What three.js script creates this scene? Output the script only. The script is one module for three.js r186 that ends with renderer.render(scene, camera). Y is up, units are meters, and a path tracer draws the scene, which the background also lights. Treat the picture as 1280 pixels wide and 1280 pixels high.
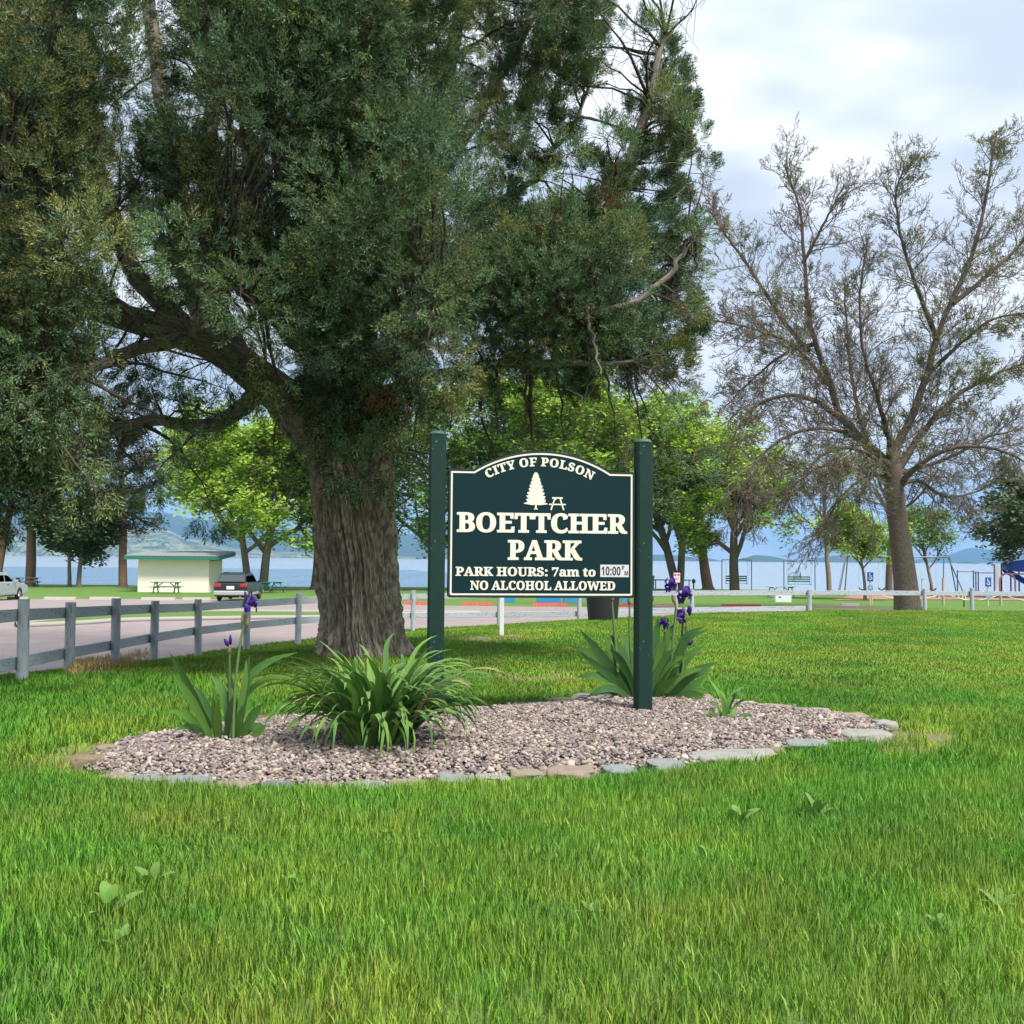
import * as THREE from 'three';
import { mergeGeometries, mergeVertices, toCreasedNormals } from 'three/addons/utils/BufferGeometryUtils.js';
import { RoundedBoxGeometry } from 'three/addons/geometries/RoundedBoxGeometry.js';
import { FontLoader } from 'three/addons/loaders/FontLoader.js';
import { TextGeometry } from 'three/addons/geometries/TextGeometry.js';
import { ImprovedNoise } from 'three/addons/math/ImprovedNoise.js';

// ---------------------------------------------------------------- camera, sky, sun, exposure
const scene = new THREE.Scene();
const EYE = 1.6, F = 1280;                                   // eye height; focal length in photo pixels
const PITCH = Math.atan(59 / F), ROLL = 0.0080;
const camera = new THREE.PerspectiveCamera(2 * Math.atan(640 / F) * 180 / Math.PI, 1, 0.1, 60000);
camera.position.set(0, EYE, 0);
camera.rotation.set(PITCH, 0, ROLL, 'YXZ');
camera.updateMatrixWorld(true);
const renderer = new THREE.WebGLRenderer({ antialias: true });
renderer.setSize(1024, 1024);
renderer.toneMapping = THREE.LinearToneMapping;
renderer.toneMappingExposure = 1.9;
renderer.shadowMap.enabled = true;

const noiseGen = new ImprovedNoise();
const n3 = (x, y, z) => noiseGen.noise(x, y, z);
function fbm(x, y, z, oct = 5) { let s = 0, a = 1, t = 0; for (let i = 0; i < oct; i++) { s += a * n3(x, y, z); t += a; a *= 0.52; x *= 2.03; y *= 2.03; z *= 2.03; } return s / t; }
function rng(seed) { let a = seed >>> 0; return () => { a = (a + 0x6D2B79F5) | 0; let t = Math.imul(a ^ (a >>> 15), 1 | a); t = (t + Math.imul(t ^ (t >>> 7), 61 | t)) ^ t; return ((t ^ (t >>> 14)) >>> 0) / 4294967296; }; }
const clamp = (x, a = 0, b = 1) => Math.min(b, Math.max(a, x));
const lerp = (a, b, t) => a + (b - a) * t;
const sstep = (a, b, x) => { const t = clamp((x - a) / (b - a)); return t * t * (3 - 2 * t); };

{ // an overcast sky: one cloud sheet with grey-blue undersides, thin bright parts, a clearer strip low down
  const W = 1024, H = 512, d = new Float32Array(W * H * 4);
  for (let j = 0; j < H; j++) for (let i = 0; i < W; i++) {
    const v = (j + 0.5) / H, el = (v - 0.5) * Math.PI, az = ((i + 0.5) / W - 0.5) * 2 * Math.PI;
    const y = Math.sin(el), c = Math.cos(el), x = c * Math.cos(az), z = c * Math.sin(az);
    const k = 1 / (Math.max(y, 0) + 0.16), px = x * k, pz = z * k;
    const a = fbm(px * 0.8 + 3.1, 0.7, pz * 1.25 + 1.7, 6), b = fbm(px * 2.4 + 9.3, 2.2, pz * 4.2 + 4.4, 5);
    const thick = clamp(0.56 + 2.2 * a + 0.8 * b + 0.3 * sstep(0.2, 0.45, y) - 0.28 * sstep(0.3, 0.06, y));
    const zen = 0.63 * (1 + 0.95 * Math.pow(clamp(y), 1.5));                        // an overcast sky brightens towards the zenith
    const low = sstep(0.17, 0.0, y) * clamp(0.62 + 1.9 * fbm(px * 0.5, 8.1, pz * 1.6, 4));
    const white = [0.87, 0.885, 0.92], grey = [0.52, 0.58, 0.665], blue = [0.62, 0.76, 0.95];
    for (let q = 0; q < 3; q++) {
      let s = lerp(white[q], grey[q], sstep(0.18, 0.95, thick));
      s = lerp(s, blue[q], low * 0.75);
      d[(j * W + i) * 4 + q] = s * zen;
    }
    d[(j * W + i) * 4 + 3] = 1;
  }
  const t = new THREE.DataTexture(d, W, H, THREE.RGBAFormat, THREE.FloatType);
  t.mapping = THREE.EquirectangularReflectionMapping; t.magFilter = t.minFilter = THREE.LinearFilter; t.needsUpdate = true;
  scene.background = t; scene.environment = t;
}
const sun = new THREE.DirectionalLight(new THREE.Color(1, 0.95, 0.86), 3.5);   // sun through thin cloud, high, from the right and a little behind the camera
sun.position.set(20, 48, 14); sun.target.position.set(0, 0, -10); scene.add(sun, sun.target);
sun.castShadow = true; sun.shadow.radius = 18; sun.shadow.mapSize.set(2048, 2048);
Object.assign(sun.shadow.camera, { left: -60, right: 60, top: 60, bottom: -80, near: 1, far: 200 });
scene.fog = new THREE.FogExp2(new THREE.Color(0.24, 0.55, 1.0), 0.0001);

// ---------------------------------------------------------------- helpers
const V = (x, y, z) => new THREE.Vector3(x, y, z);
const RGB = (r, g, b) => new THREE.Color().setRGB(r, g, b);
function mat(r, g, b, rough = 0.8, more = {}) { return new THREE.MeshStandardMaterial({ color: RGB(r, g, b), roughness: rough, side: THREE.DoubleSide, ...more }); }
function leafMat(r, g, b, more = {}) { return new THREE.MeshPhysicalMaterial({ color: RGB(r, g, b), roughness: 0.75, transmission: 0.35, thickness: 0, side: THREE.DoubleSide, vertexColors: true, specularIntensity: 0.5, ...more }); }
const taken = new Map();
function numbered(n) { const k = taken.get(n) ?? 0; taken.set(n, k + 1); return k ? n + '_' + String(k).padStart(3, '0') : n; }
function tag(o, label, category, group, kind) { o.userData.label = label; if (category) o.userData.category = category; if (group) o.userData.group = group; if (kind) o.userData.kind = kind; return o; }
function shade(o) { o.castShadow = o.receiveShadow = true; return o; }
function mesh(name, geo, m, parent) { const o = shade(new THREE.Mesh(geo, m)); o.name = parent ? name : numbered(name); (parent ?? scene).add(o); return o; }
function thing(name, label, category, pos = [0, 0, 0], turn = 0, group) { const o = new THREE.Group(); o.name = numbered(name); o.position.set(...pos); o.rotation.y = turn; scene.add(o); return tag(o, label, category, group); }
function struct(name, geo, m, label, category) { return tag(mesh(name, geo, m), label, category, null, 'structure'); }
const bx = (w, h, d, x = 0, y = 0, z = 0, r = 0) => (r ? new RoundedBoxGeometry(w, h, d, 2, r) : new THREE.BoxGeometry(w, h, d)).translate(x, y, z);
function merge(list) { return mergeGeometries(list.map((g) => { g = g.index ? g.toNonIndexed() : g; for (const k of Object.keys(g.attributes)) if (!['position', 'normal', 'uv'].includes(k)) g.deleteAttribute(k); if (!g.attributes.uv) g.setAttribute('uv', new THREE.BufferAttribute(new Float32Array(g.attributes.position.count * 2), 2)); return g; })); }
function bar(a, b, r, sides = 8, r2 = r) { // a round bar from a to b
  const d = b.clone().sub(a), g = new THREE.CylinderGeometry(r2, r, d.length(), sides);
  g.translate(0, d.length() / 2, 0).applyQuaternion(new THREE.Quaternion().setFromUnitVectors(V(0, 1, 0), d.normalize())).translate(a.x, a.y, a.z);
  return g;
}
class MB { // collects coloured triangles
  constructor() { this.p = []; this.n = []; this.c = []; this.u = []; this.i = []; }
  v(x, y, z, nx, ny, nz, r = 1, g = 1, b = 1, u = 0, w = 0) { this.p.push(x, y, z); this.n.push(nx, ny, nz); this.c.push(r, g, b); this.u.push(u, w); return this.p.length / 3 - 1; }
  tri(a, b, c) { this.i.push(a, b, c); }
  tube(pts, radii, sides = 5, col = [1, 1, 1], vscale = 1) {
    let up = V(0.31, 0.17, 0.93), prev = -1, len = 0;
    for (let k = 0; k < pts.length; k++) {
      const d = pts[Math.min(k + 1, pts.length - 1)].clone().sub(pts[Math.max(k - 1, 0)]).normalize();
      const s = V().crossVectors(up, d).normalize(); up = V().crossVectors(d, s).normalize();
      if (k) len += pts[k].distanceTo(pts[k - 1]);
      const base = this.p.length / 3;
      for (let q = 0; q <= sides; q++) {
        const a = q / sides * 2 * Math.PI, ca = Math.cos(a), sa = Math.sin(a), nx = s.x * ca + up.x * sa, ny = s.y * ca + up.y * sa, nz = s.z * ca + up.z * sa;
        this.v(pts[k].x + nx * radii[k], pts[k].y + ny * radii[k], pts[k].z + nz * radii[k], nx, ny, nz, ...col, q / sides * Math.max(0.2, 6.28 * radii[0]), len * vscale);
      }
      if (prev >= 0) for (let q = 0; q < sides; q++) { this.tri(prev + q, prev + q + 1, base + q); this.tri(prev + q + 1, base + q + 1, base + q); }
      prev = base;
    }
  }
  geo() {
    const g = new THREE.BufferGeometry();
    g.setAttribute('position', new THREE.Float32BufferAttribute(this.p, 3)); g.setAttribute('normal', new THREE.Float32BufferAttribute(this.n, 3));
    g.setAttribute('color', new THREE.Float32BufferAttribute(this.c, 3)); g.setAttribute('uv', new THREE.Float32BufferAttribute(this.u, 2)); g.setIndex(this.i); return g;
  }
}
function noiseTex(size, fn, srgb = true) { // a tiling colour texture; fn(u, v) -> [r, g, b] linear-ish in 0..1 (sRGB encoded if srgb)
  const d = new Uint8Array(size * size * 4);
  for (let j = 0; j < size; j++) for (let i = 0; i < size; i++) { const c = fn(i / size, j / size); for (let k = 0; k < 3; k++) { let x = clamp(c[k]); if (srgb) x = x <= 0.0031308 ? 12.92 * x : 1.055 * Math.pow(x, 1 / 2.4) - 0.055; d[(j * size + i) * 4 + k] = x * 255; } d[(j * size + i) * 4 + 3] = 255; }
  const t = new THREE.DataTexture(d, size, size, THREE.RGBAFormat); t.wrapS = t.wrapT = THREE.RepeatWrapping; t.magFilter = THREE.LinearFilter; if (srgb) t.colorSpace = THREE.SRGBColorSpace; t.needsUpdate = true; return t;
}
function tfbm(u, v, f, seed, oct = 4) { // tiling noise on the unit square
  let s = 0, a = 1, t = 0;
  for (let o = 0; o < oct; o++) { const x = u * f, y = v * f, fu = u, fv = v; const A = n3(x, y, seed), B = n3(x - f, y, seed), C = n3(x, y - f, seed), D = n3(x - f, y - f, seed);
    s += a * (A * (1 - fu) * (1 - fv) + B * fu * (1 - fv) + C * (1 - fu) * fv + D * fu * fv); t += a; a *= 0.55; f *= 2; seed += 7.3; }
  return s / t;
}
function instanced(name, geo, m, list, parent) { // list of { m: Matrix4, c: Color }
  const o = shade(new THREE.InstancedMesh(geo, m, list.length)); o.name = parent ? name : numbered(name);
  list.forEach((e, i) => { o.setMatrixAt(i, e.m); if (e.c) o.setColorAt(i, e.c); });
  o.userData.kind = 'stuff'; (parent ?? scene).add(o); return o;
}
// photo pixel -> point: P at a given depth, GP on the ground
function ray(px, py) { return V((px - 640) / F, -(py - 640) / F, -1).applyQuaternion(camera.quaternion); }
function P(px, py, depth) { const d = ray(px, py); return d.multiplyScalar(-depth / d.z).add(camera.position); }
function GP(px, py, lift = 0) { const d = ray(px, py); let k = 2; for (let i = 0; i < 4000; i++) { const s = 0.02 + k * 0.004; const x = d.x * k, y = EYE + d.y * k, z = d.z * k; if (y <= ground(x, z)) break; k += s; } const x = d.x * k, z = d.z * k; return V(x, ground(x, z) + lift, z); }

// ---------------------------------------------------------------- the ground
const SHORE = 93, WATER = -1.35;
function ground(x, z) {
  const d = -z, u = d + 1.6 * (-x - 6.2);
  const near = 0.44 * sstep(12, 23, u) * sstep(9, 13, d);
  let far = 0.44 * sstep(33, 41, d) + 0.46 * sstep(38, 60, d) + 0.1 * sstep(60, 95, d);
  let y = -Math.max(near, far);
  y += 0.02 * n3(x * 0.35, 3.3, z * 0.35);
  const s = d - SHORE - 3 * n3(x * 0.05, 1.2, 7.7);
  if (s > 0) y -= 2.2 * sstep(0, 9, s);
  return y;
}
function axis(list) { const out = []; for (const [a, b, s] of list) { const n = Math.max(1, Math.round((b - a) / s)); for (let i = 0; i < n; i++) out.push(a + (b - a) * i / n); } out.push(list[list.length - 1][1]); return out; }
function sheet(xs, zs, fy, uvs = 1) {
  const p = [], uv = [], idx = [];
  for (const z of zs) for (const x of xs) { p.push(x, fy(x, z), z); uv.push(x * uvs, -z * uvs); }
  const w = xs.length; for (let j = 0; j < zs.length - 1; j++) for (let i = 0; i < w - 1; i++) { const a = j * w + i; idx.push(a, a + w, a + 1, a + 1, a + w, a + w + 1); }
  const g = new THREE.BufferGeometry(); g.setAttribute('position', new THREE.Float32BufferAttribute(p, 3)); g.setAttribute('uv', new THREE.Float32BufferAttribute(uv, 2)); g.setIndex(idx); g.computeVertexNormals();
  const n = g.attributes.normal; if (n.getY(0) < 0) { for (let i = 0; i < n.count; i++) n.setXYZ(i, -n.getX(i), -n.getY(i), -n.getZ(i)); }
  return g;
}
function strip(A, B, n, lift, uvs = 0.25) { // a sheet between two point lists, following the ground
  const p = [], uv = [], idx = [], m = A.length;
  for (let i = 0; i < m; i++) for (let j = 0; j <= n; j++) { const x = lerp(A[i].x, B[i].x, j / n), z = lerp(A[i].z, B[i].z, j / n); p.push(x, ground(x, z) + lift, z); uv.push(x * uvs, -z * uvs); }
  for (let i = 0; i < m - 1; i++) for (let j = 0; j < n; j++) { const a = i * (n + 1) + j, b = a + n + 1; idx.push(a, b, a + 1, a + 1, b, b + 1); }
  const g = new THREE.BufferGeometry(); g.setAttribute('position', new THREE.Float32BufferAttribute(p, 3)); g.setAttribute('uv', new THREE.Float32BufferAttribute(uv, 2)); g.setIndex(idx); g.computeVertexNormals(); return g;
}
function resample(pts, n) { const c = new THREE.CatmullRomCurve3(pts, false, 'centripetal'); return c.getSpacedPoints(n - 1); }
function inside(poly, x, z) { let r = false; for (let i = 0, j = poly.length - 1; i < poly.length; j = i++) { const a = poly[i], b = poly[j]; if ((a.z > z) !== (b.z > z) && x < (b.x - a.x) * (z - a.z) / (b.z - a.z) + a.x) r = !r; } return r; }
function edgeDist(poly, x, z) { let m = 1e9; for (let i = 0, j = poly.length - 1; i < poly.length; j = i++) { const a = poly[j], b = poly[i], dx = b.x - a.x, dz = b.z - a.z, t = clamp(((x - a.x) * dx + (z - a.z) * dz) / (dx * dx + dz * dz + 1e-9)); m = Math.min(m, Math.hypot(x - a.x - dx * t, z - a.z - dz * t)); } return m; }

const lawnTex = noiseTex(1024, (u, v) => { const a = tfbm(u, v, 8, 1.3, 5), b = tfbm(u, v, 64, 4.1, 3), y = sstep(0.05, 0.4, a + 0.5 * b); return [lerp(0.080, 0.135, y) * (1 + 0.7 * b), lerp(0.165, 0.195, y) * (1 + 0.6 * b), lerp(0.016, 0.030, y) * (1 + 0.6 * b)]; });
const lawnBump = noiseTex(512, (u, v) => { const b = 0.5 + 0.7 * tfbm(u, v, 90, 2.2, 2); return [b, b, b]; }, false);
const lawnGeo = (sheet(axis([[-120, -30, 6], [-30, -8, 0.5], [-8, 8, 0.2], [8, 30, 0.5], [30, 120, 6]]), axis([[-125, -100, 5], [-100, -45, 1.4], [-45, -15, 0.5], [-15, -2, 0.2], [-2, 14, 1], [14, 40, 6]]), ground, 0.2));
const lawnSheet = struct('lawn', lawnGeo, mat(1, 1, 1, 0.95, { map: lawnTex, bumpMap: lawnBump, bumpScale: 0.03, vertexColors: true }), 'green park lawn sloping gently down to the lake', 'lawn');

// ---- asphalt: the park road and the parking places beyond the fence
const asphaltTex = noiseTex(1024, (u, v) => { const a = tfbm(u, v, 6, 5.3, 5), b = tfbm(u, v, 200, 9.1, 2), w = sstep(0.1, 0.5, tfbm(u, v, 11, 8.8, 4)), k = 1 + 0.45 * a + 0.55 * b; return [lerp(0.245, 0.185, w) * k, lerp(0.198, 0.165, w) * k, lerp(0.19, 0.165, w) * k]; });
const asphaltBump = noiseTex(512, (u, v) => { const b = 0.5 + 0.7 * tfbm(u, v, 128, 3.2, 2); return [b, b, b]; }, false);
const mAsphalt = mat(1, 1, 1, 0.9, { map: asphaltTex, bumpMap: asphaltBump, bumpScale: 0.008 });
const nearEdge = [V(-7.2, 0, 20), V(-6.9, 0, 4), V(-6.75, 0, -8), V(-6.85, 0, -13.2), V(-6.95, 0, -17), V(-6.6, 0, -20.5), V(-5.5, 0, -24.6), GP(430, 796), GP(500, 789), GP(560, 785), GP(640, 781), GP(700, 777), GP(760, 774.5), GP(815, 772), GP(870, 768), GP(940, 766.5), GP(1010, 765)];
const farEdge = [V(-110, 0, 20), V(-110, 0, -62), GP(-300, 748), GP(0, 749), GP(100, 749), GP(250, 749), GP(330, 750), GP(420, 753), GP(500, 756), GP(560, 757.5), GP(640, 758.5), GP(700, 759), GP(760, 759), GP(820, 759), GP(900, 760), GP(960, 760), GP(1000, 761.5)];
struct('road', strip(resample(nearEdge, 90), resample(farEdge, 90), 40, 0.012), mAsphalt, 'worn pinkish grey asphalt road and parking area behind the fence', 'road');
const isleA = [[20, 783], [70, 777], [110, 772], [150, 768], [240, 766.5], [420, 767.5], [500, 767], [600, 767.5]].map(([a, b]) => GP(a, b));
const isleB = [[20, 785], [70, 783], [110, 781], [150, 778], [240, 776], [420, 773.5], [500, 770], [600, 768.5]].map(([a, b]) => GP(a, b));
const iA = resample(isleA, 60), iB = resample(isleB, 60);
{
  const g = strip(iA, iB, 4, 0.07, 0.3);
  struct('road_island', g, mat(1, 0.95, 0.9, 0.95, { map: lawnTex, bumpMap: lawnBump, bumpScale: 0.04 }), 'narrow strip of dry grass between road and parking places', 'island');
  const kerb = (L, name) => { const m = new MB(); const pts = L.map((q) => V(q.x, ground(q.x, q.z) + 0.05, q.z)); m.tube(pts, pts.map(() => 0.09), 4); return struct(name, m.geo(), mat(0.30, 0.28, 0.26, 0.9), 'pale concrete kerb along the grass strip', 'kerb'); };
  kerb(iA, 'kerb'); kerb(iB, 'kerb');
}
const chipTex = noiseTex(512, (u, v) => { const b = tfbm(u, v, 70, 3.9, 3), a = tfbm(u, v, 6, 1.1, 3); return [0.30 * (1 + b + 0.3 * a), 0.17 * (1 + b + 0.3 * a), 0.12 * (1 + b)]; });
struct('play_surface', strip(resample([GP(1040, 751), GP(1100, 750), GP(1180, 750), GP(1330, 752)], 20), resample([GP(1065, 744.5), GP(1120, 743.5), GP(1180, 743), GP(1330, 743.5)], 20), 10, 0.03, 0.5), mat(1, 1, 1, 0.95, { map: chipTex }), 'reddish brown wood chip surface under the playground', 'wood chips');
struct('gravel_verge', strip(resample([GP(1000, 766), GP(1060, 764), GP(1120, 763)], 12), resample([GP(1000, 758.5), GP(1060, 758), GP(1120, 760.5)], 12), 6, 0.034, 0.5), mat(0.9, 0.85, 0.68, 0.95, { map: asphaltTex }), 'tan dirt verge where the road ends by the tree', 'dirt');

// ---- the lake
const rippleTex = (amp, f, sx) => { const S = 512, h = (u, v) => tfbm(u, v, f, 6.1, 4), e = 1 / S; return noiseTex(S, (u, v) => { const dx = (h(u + e, v) - h(u - e, v)) * amp, dy = (h(u, v + e) - h(u, v - e)) * amp * sx, l = Math.hypot(dx, dy, 1); return [0.5 - 0.5 * dx / l, 0.5 - 0.5 * dy / l, 0.5 + 0.5 / l]; }, false); };
const calm = rippleTex(6, 10, 1), rough = rippleTex(26, 14, 1.3);
struct('lake', sheet(axis([[-9000, -600, 1200], [-600, 600, 100], [600, 9000, 1200]]), axis([[-11000, -2000, 2000], [-2000, -60, 97]]), () => WATER, 0.08),
  mat(0.22, 0.26, 0.29, 0.14, { normalMap: calm, normalScale: new THREE.Vector2(0.5, 0.5) }), 'pale calm lake reflecting the clouds', 'lake');
{
  const y0 = WATER + 0.012, A = [], B = [];
  for (let k = 0; k <= 50; k++) { const x = lerp(-230, 14, k / 50) + 3 * n3(k * 0.4, 1, 2), e = sstep(50, 40, k); A.push(V(x * 0.44, y0, -86)); B.push(V(x, y0, -lerp(150, 265 + 14 * n3(k * 0.3, 5, 5), e))); }
  const p = [], uv = [], idx = []; for (let i = 0; i < A.length; i++) for (let j = 0; j <= 10; j++) { const x = lerp(A[i].x, B[i].x, j / 10), z = lerp(A[i].z, B[i].z, j / 10); p.push(x, y0, z); uv.push(x * 0.12, -z * 0.12); }
  for (let i = 0; i < A.length - 1; i++) for (let j = 0; j < 10; j++) { const a = i * 11 + j; idx.push(a, a + 11, a + 1, a + 1, a + 11, a + 12); }
  const g = new THREE.BufferGeometry(); g.setAttribute('position', new THREE.Float32BufferAttribute(p, 3)); g.setAttribute('uv', new THREE.Float32BufferAttribute(uv, 2)); g.setIndex(idx); g.computeVertexNormals();
  struct('ruffled_water', g, mat(0.10, 0.20, 0.31, 0.45, { normalMap: rough }), 'darker blue wind ruffled water along the near shore', 'water');
}
// ---- hills and islands across the water (profiles: pixel x, pixel y of the ridge; distance from their usual size)
function ridge(name, prof, D, depth, m, label, seed, rough = 1) {
  const N = 160, M = 14, p = [], uv = [], idx = [], x0 = prof[0][0], x1 = prof[prof.length - 1][0];
  for (let i = 0; i <= N; i++) {
    const px = lerp(x0, x1, i / N); let k = 0; while (k < prof.length - 2 && prof[k + 1][0] < px) k++;
    const t = clamp((px - prof[k][0]) / (prof[k + 1][0] - prof[k][0])), py = lerp(prof[k][1], prof[k + 1][1], t * t * (3 - 2 * t));
    const top = P(px, py, D + depth), H = Math.max(0.5, top.y - WATER);
    for (let j = 0; j <= M; j++) {
      const s = j / M, z = -(D + depth * s), x = top.x * (D + depth * s) / (D + depth);
      const shape = Math.pow(Math.sin(Math.min(s, 1) * Math.PI / 2), 0.9), spur = 1 - rough * 0.45 * Math.abs(fbm(x / (depth * 0.5), seed, s * 2, 4)) * (1 - s) * 2;
      p.push(x, WATER - 1 + H * shape * spur * (1 + 0.035 * rough * fbm(x / (depth * 0.12), seed, s * 7, 4)), z); uv.push(x / 1000, s * depth / 1000);
    }
    p.push(top.x * 1.05, WATER - 2, -(D + depth * 1.6)); uv.push(0, 0);
  }
  const w = M + 2; for (let i = 0; i < N; i++) for (let j = 0; j < w - 1; j++) { const a = i * w + j; idx.push(a, a + w, a + 1, a + 1, a + w, a + w + 1); }
  const g = new THREE.BufferGeometry(); g.setAttribute('position', new THREE.Float32BufferAttribute(p, 3)); g.setAttribute('uv', new THREE.Float32BufferAttribute(uv, 2)); g.setIndex(idx); g.computeVertexNormals();
  return struct(name, g, m, label, 'hill');
}
const forestTex = noiseTex(512, (u, v) => { const b = tfbm(u, v, 40, 3.3, 4); return [0.035 * (1 + b), 0.062 * (1 + b), 0.045 * (1 + b)]; });
const meadowTex = noiseTex(1024, (u, v) => { const a = tfbm(u, v, 12, 3.3, 4), b = tfbm(u, v, 80, 6.3, 3), t = sstep(-0.12, 0.08, a + 0.9 * b); return [lerp(0.21, 0.04, t), lerp(0.22, 0.07, t), lerp(0.13, 0.05, t)]; });
ridge('hill', [[-700, 560], [-300, 590], [-100, 612], [0, 623], [60, 630], [130, 640], [200, 641], [250, 650], [330, 660], [420, 666], [520, 668], [600, 680], [700, 690], [780, 697]], 5200, 2600, mat(1, 1, 1, 0.95, { map: forestTex }), 'long blue forested mountain across the lake', 3.1, 0.5);
ridge('hill', [[-500, 640], [-200, 648], [0, 657], [50, 659], [95, 671], [150, 663], [200, 660], [240, 674], [300, 686], [360, 690], [440, 692], [520, 696]], 3600, 900, mat(1, 1, 1, 0.95, { map: meadowTex }), 'lower hill with pale meadows and dark tree patches on the far shore', 7.7, 0.6);
ridge('hill', [[700, 699.5], [760, 694], [830, 693], [880, 697], [905, 700.8]], 5200, 500, mat(1, 1, 1, 0.95, { map: forestTex }), 'low dark wooded shore on the lake horizon behind the forked trees', 1.7);
ridge('hill', [[918, 701], [930, 697], [945, 693.5], [960, 694.5], [985, 698.5], [998, 701.5]], 4200, 400, mat(1, 1, 1, 0.95, { map: forestTex }), 'dark blue wooded island above the bench swings', 2.7);
ridge('hill', [[1004, 701.5], [1020, 697], [1050, 694], [1100, 695], [1130, 699], [1150, 702.5]], 4600, 500, mat(1, 1, 1, 0.95, { map: forestTex }), 'blue wooded island behind the swing set', 4.7);
ridge('hill', [[1196, 703.5], [1202, 701.6], [1212, 701.4], [1217, 703.6]], 3600, 150, mat(1, 1, 1, 0.95, { map: forestTex }), 'tiny dark islet on the open lake horizon', 5.5);
ridge('hill', [[1130, 702], [1180, 694], [1215, 685], [1240, 687], [1290, 690], [1400, 680], [1700, 660]], 8500, 2500, mat(1, 1, 1, 0.95, { map: forestTex }), 'very pale far mountain range fading into cloud', 6.1, 0.6);
// ================================================================ the gravel bed
const bedPx = [[98, 957], [130, 941], [164, 926], [209, 917], [270, 908], [332, 901], [400, 896], [480, 892], [581, 889], [640, 885], [709, 879], [746, 876], [805, 875], [864, 876], [920, 881], [972, 886], [1039, 893], [1092, 903], [1114, 916], [1086, 926], [1008, 935], [955, 946], [880, 957], [833, 963], [777, 968], [720, 972], [663, 974], [580, 977], [480, 983], [377, 986], [300, 984], [232, 980], [165, 978], [120, 969]];
const bedPoly = new THREE.CatmullRomCurve3(bedPx.map(([a, b]) => GP(a, b)), true).getSpacedPoints(90);
const bedC = bedPoly.reduce((a, b) => a.add(b), V(0, 0, 0)).divideScalar(bedPoly.length);
function bedLift(x, z) { return inside(bedPoly, x, z) ? 0.05 * sstep(0, 0.5, edgeDist(bedPoly, x, z)) : -0.02; }
{
  const R = rng(11), base = new MB();
  const rings = 10; for (let k = 0; k <= rings; k++) for (const q of bedPoly) { const x = lerp(q.x, bedC.x, k / rings), z = lerp(q.z, bedC.z, k / rings); base.v(x, ground(x, z) + 0.012 + bedLift(x, z) * 0.8, z, 0, 1, 0, 1, 1, 1, x * 0.6, z * 0.6); }
  const n = bedPoly.length; for (let k = 0; k < rings; k++) for (let i = 0; i < n - 1; i++) { const a = k * n + i; base.tri(a, a + 1, a + n); base.tri(a + 1, a + n + 1, a + n); }
  const g = base.geo(); g.computeVertexNormals(); { const N = g.attributes.normal; if (N.getY(400) < 0) { g.setIndex([...g.index.array].reverse()); g.computeVertexNormals(); } }
  struct('planting_bed', g, mat(0.10, 0.075, 0.06, 0.95), 'dark soil under the gravel of the sign bed', 'soil');
  const shapes = [0, 1, 2].map((s) => { const g0 = mergeVertices(new THREE.IcosahedronGeometry(1, 1).deleteAttribute('normal').deleteAttribute('uv')), p = g0.attributes.position; for (let i = 0; i < p.count; i++) { const v = V().fromBufferAttribute(p, i), k = 1 + 0.55 * n3(v.x * 1.1 + s * 9, v.y * 1.1, v.z * 1.1); p.setXYZ(i, v.x * k, v.y * k * 0.62, v.z * k * 0.82); } g0.computeVertexNormals(); return g0; });
  const tones = [[0.40, 0.31, 0.28], [0.34, 0.275, 0.265], [0.50, 0.42, 0.37], [0.26, 0.215, 0.215], [0.43, 0.34, 0.28], [0.58, 0.51, 0.46], [0.33, 0.235, 0.20], [0.20, 0.175, 0.185], [0.48, 0.36, 0.30], [0.45, 0.37, 0.25]];
  const lists = [[], [], []], bb = new THREE.Box3().setFromPoints(bedPoly), E = new THREE.Euler(), Q = new THREE.Quaternion();
  for (let i = 0; i < 62000; i++) {
    const x = lerp(bb.min.x, bb.max.x, R()), z = lerp(bb.min.z, bb.max.z, R()); if (!inside(bedPoly, x, z)) continue;
    let s = 0.0115 + 0.011 * R() * R(); if (R() < 0.05) s *= 1.5 + 0.6 * R(); const t = tones[Math.floor(Math.pow(R(), 1.3) * tones.length * 0.999)], k = (0.45 + 0.9 * R()) * 0.66;
    Q.setFromEuler(E.set((R() - 0.5) * 1.3, R() * 6.28, (R() - 0.5) * 1.3));
    lists[i % 3].push({ m: new THREE.Matrix4().compose(V(x, ground(x, z) + 0.016 + bedLift(x, z) + R() * 0.022, z), Q, V(s * (0.9 + 0.5 * R()), s, s)), c: RGB(t[0] * k, t[1] * k, t[2] * k) });
  }
  shapes.forEach((s, i) => tag(instanced('gravel', s, mat(1, 1, 1, 0.85), lists[i]), ['pinkish grey river gravel filling the sign bed', 'mauve and tan pebbles mixed through the sign bed', 'small rounded pebbles of the sign bed'][i], 'gravel'));
}
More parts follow.
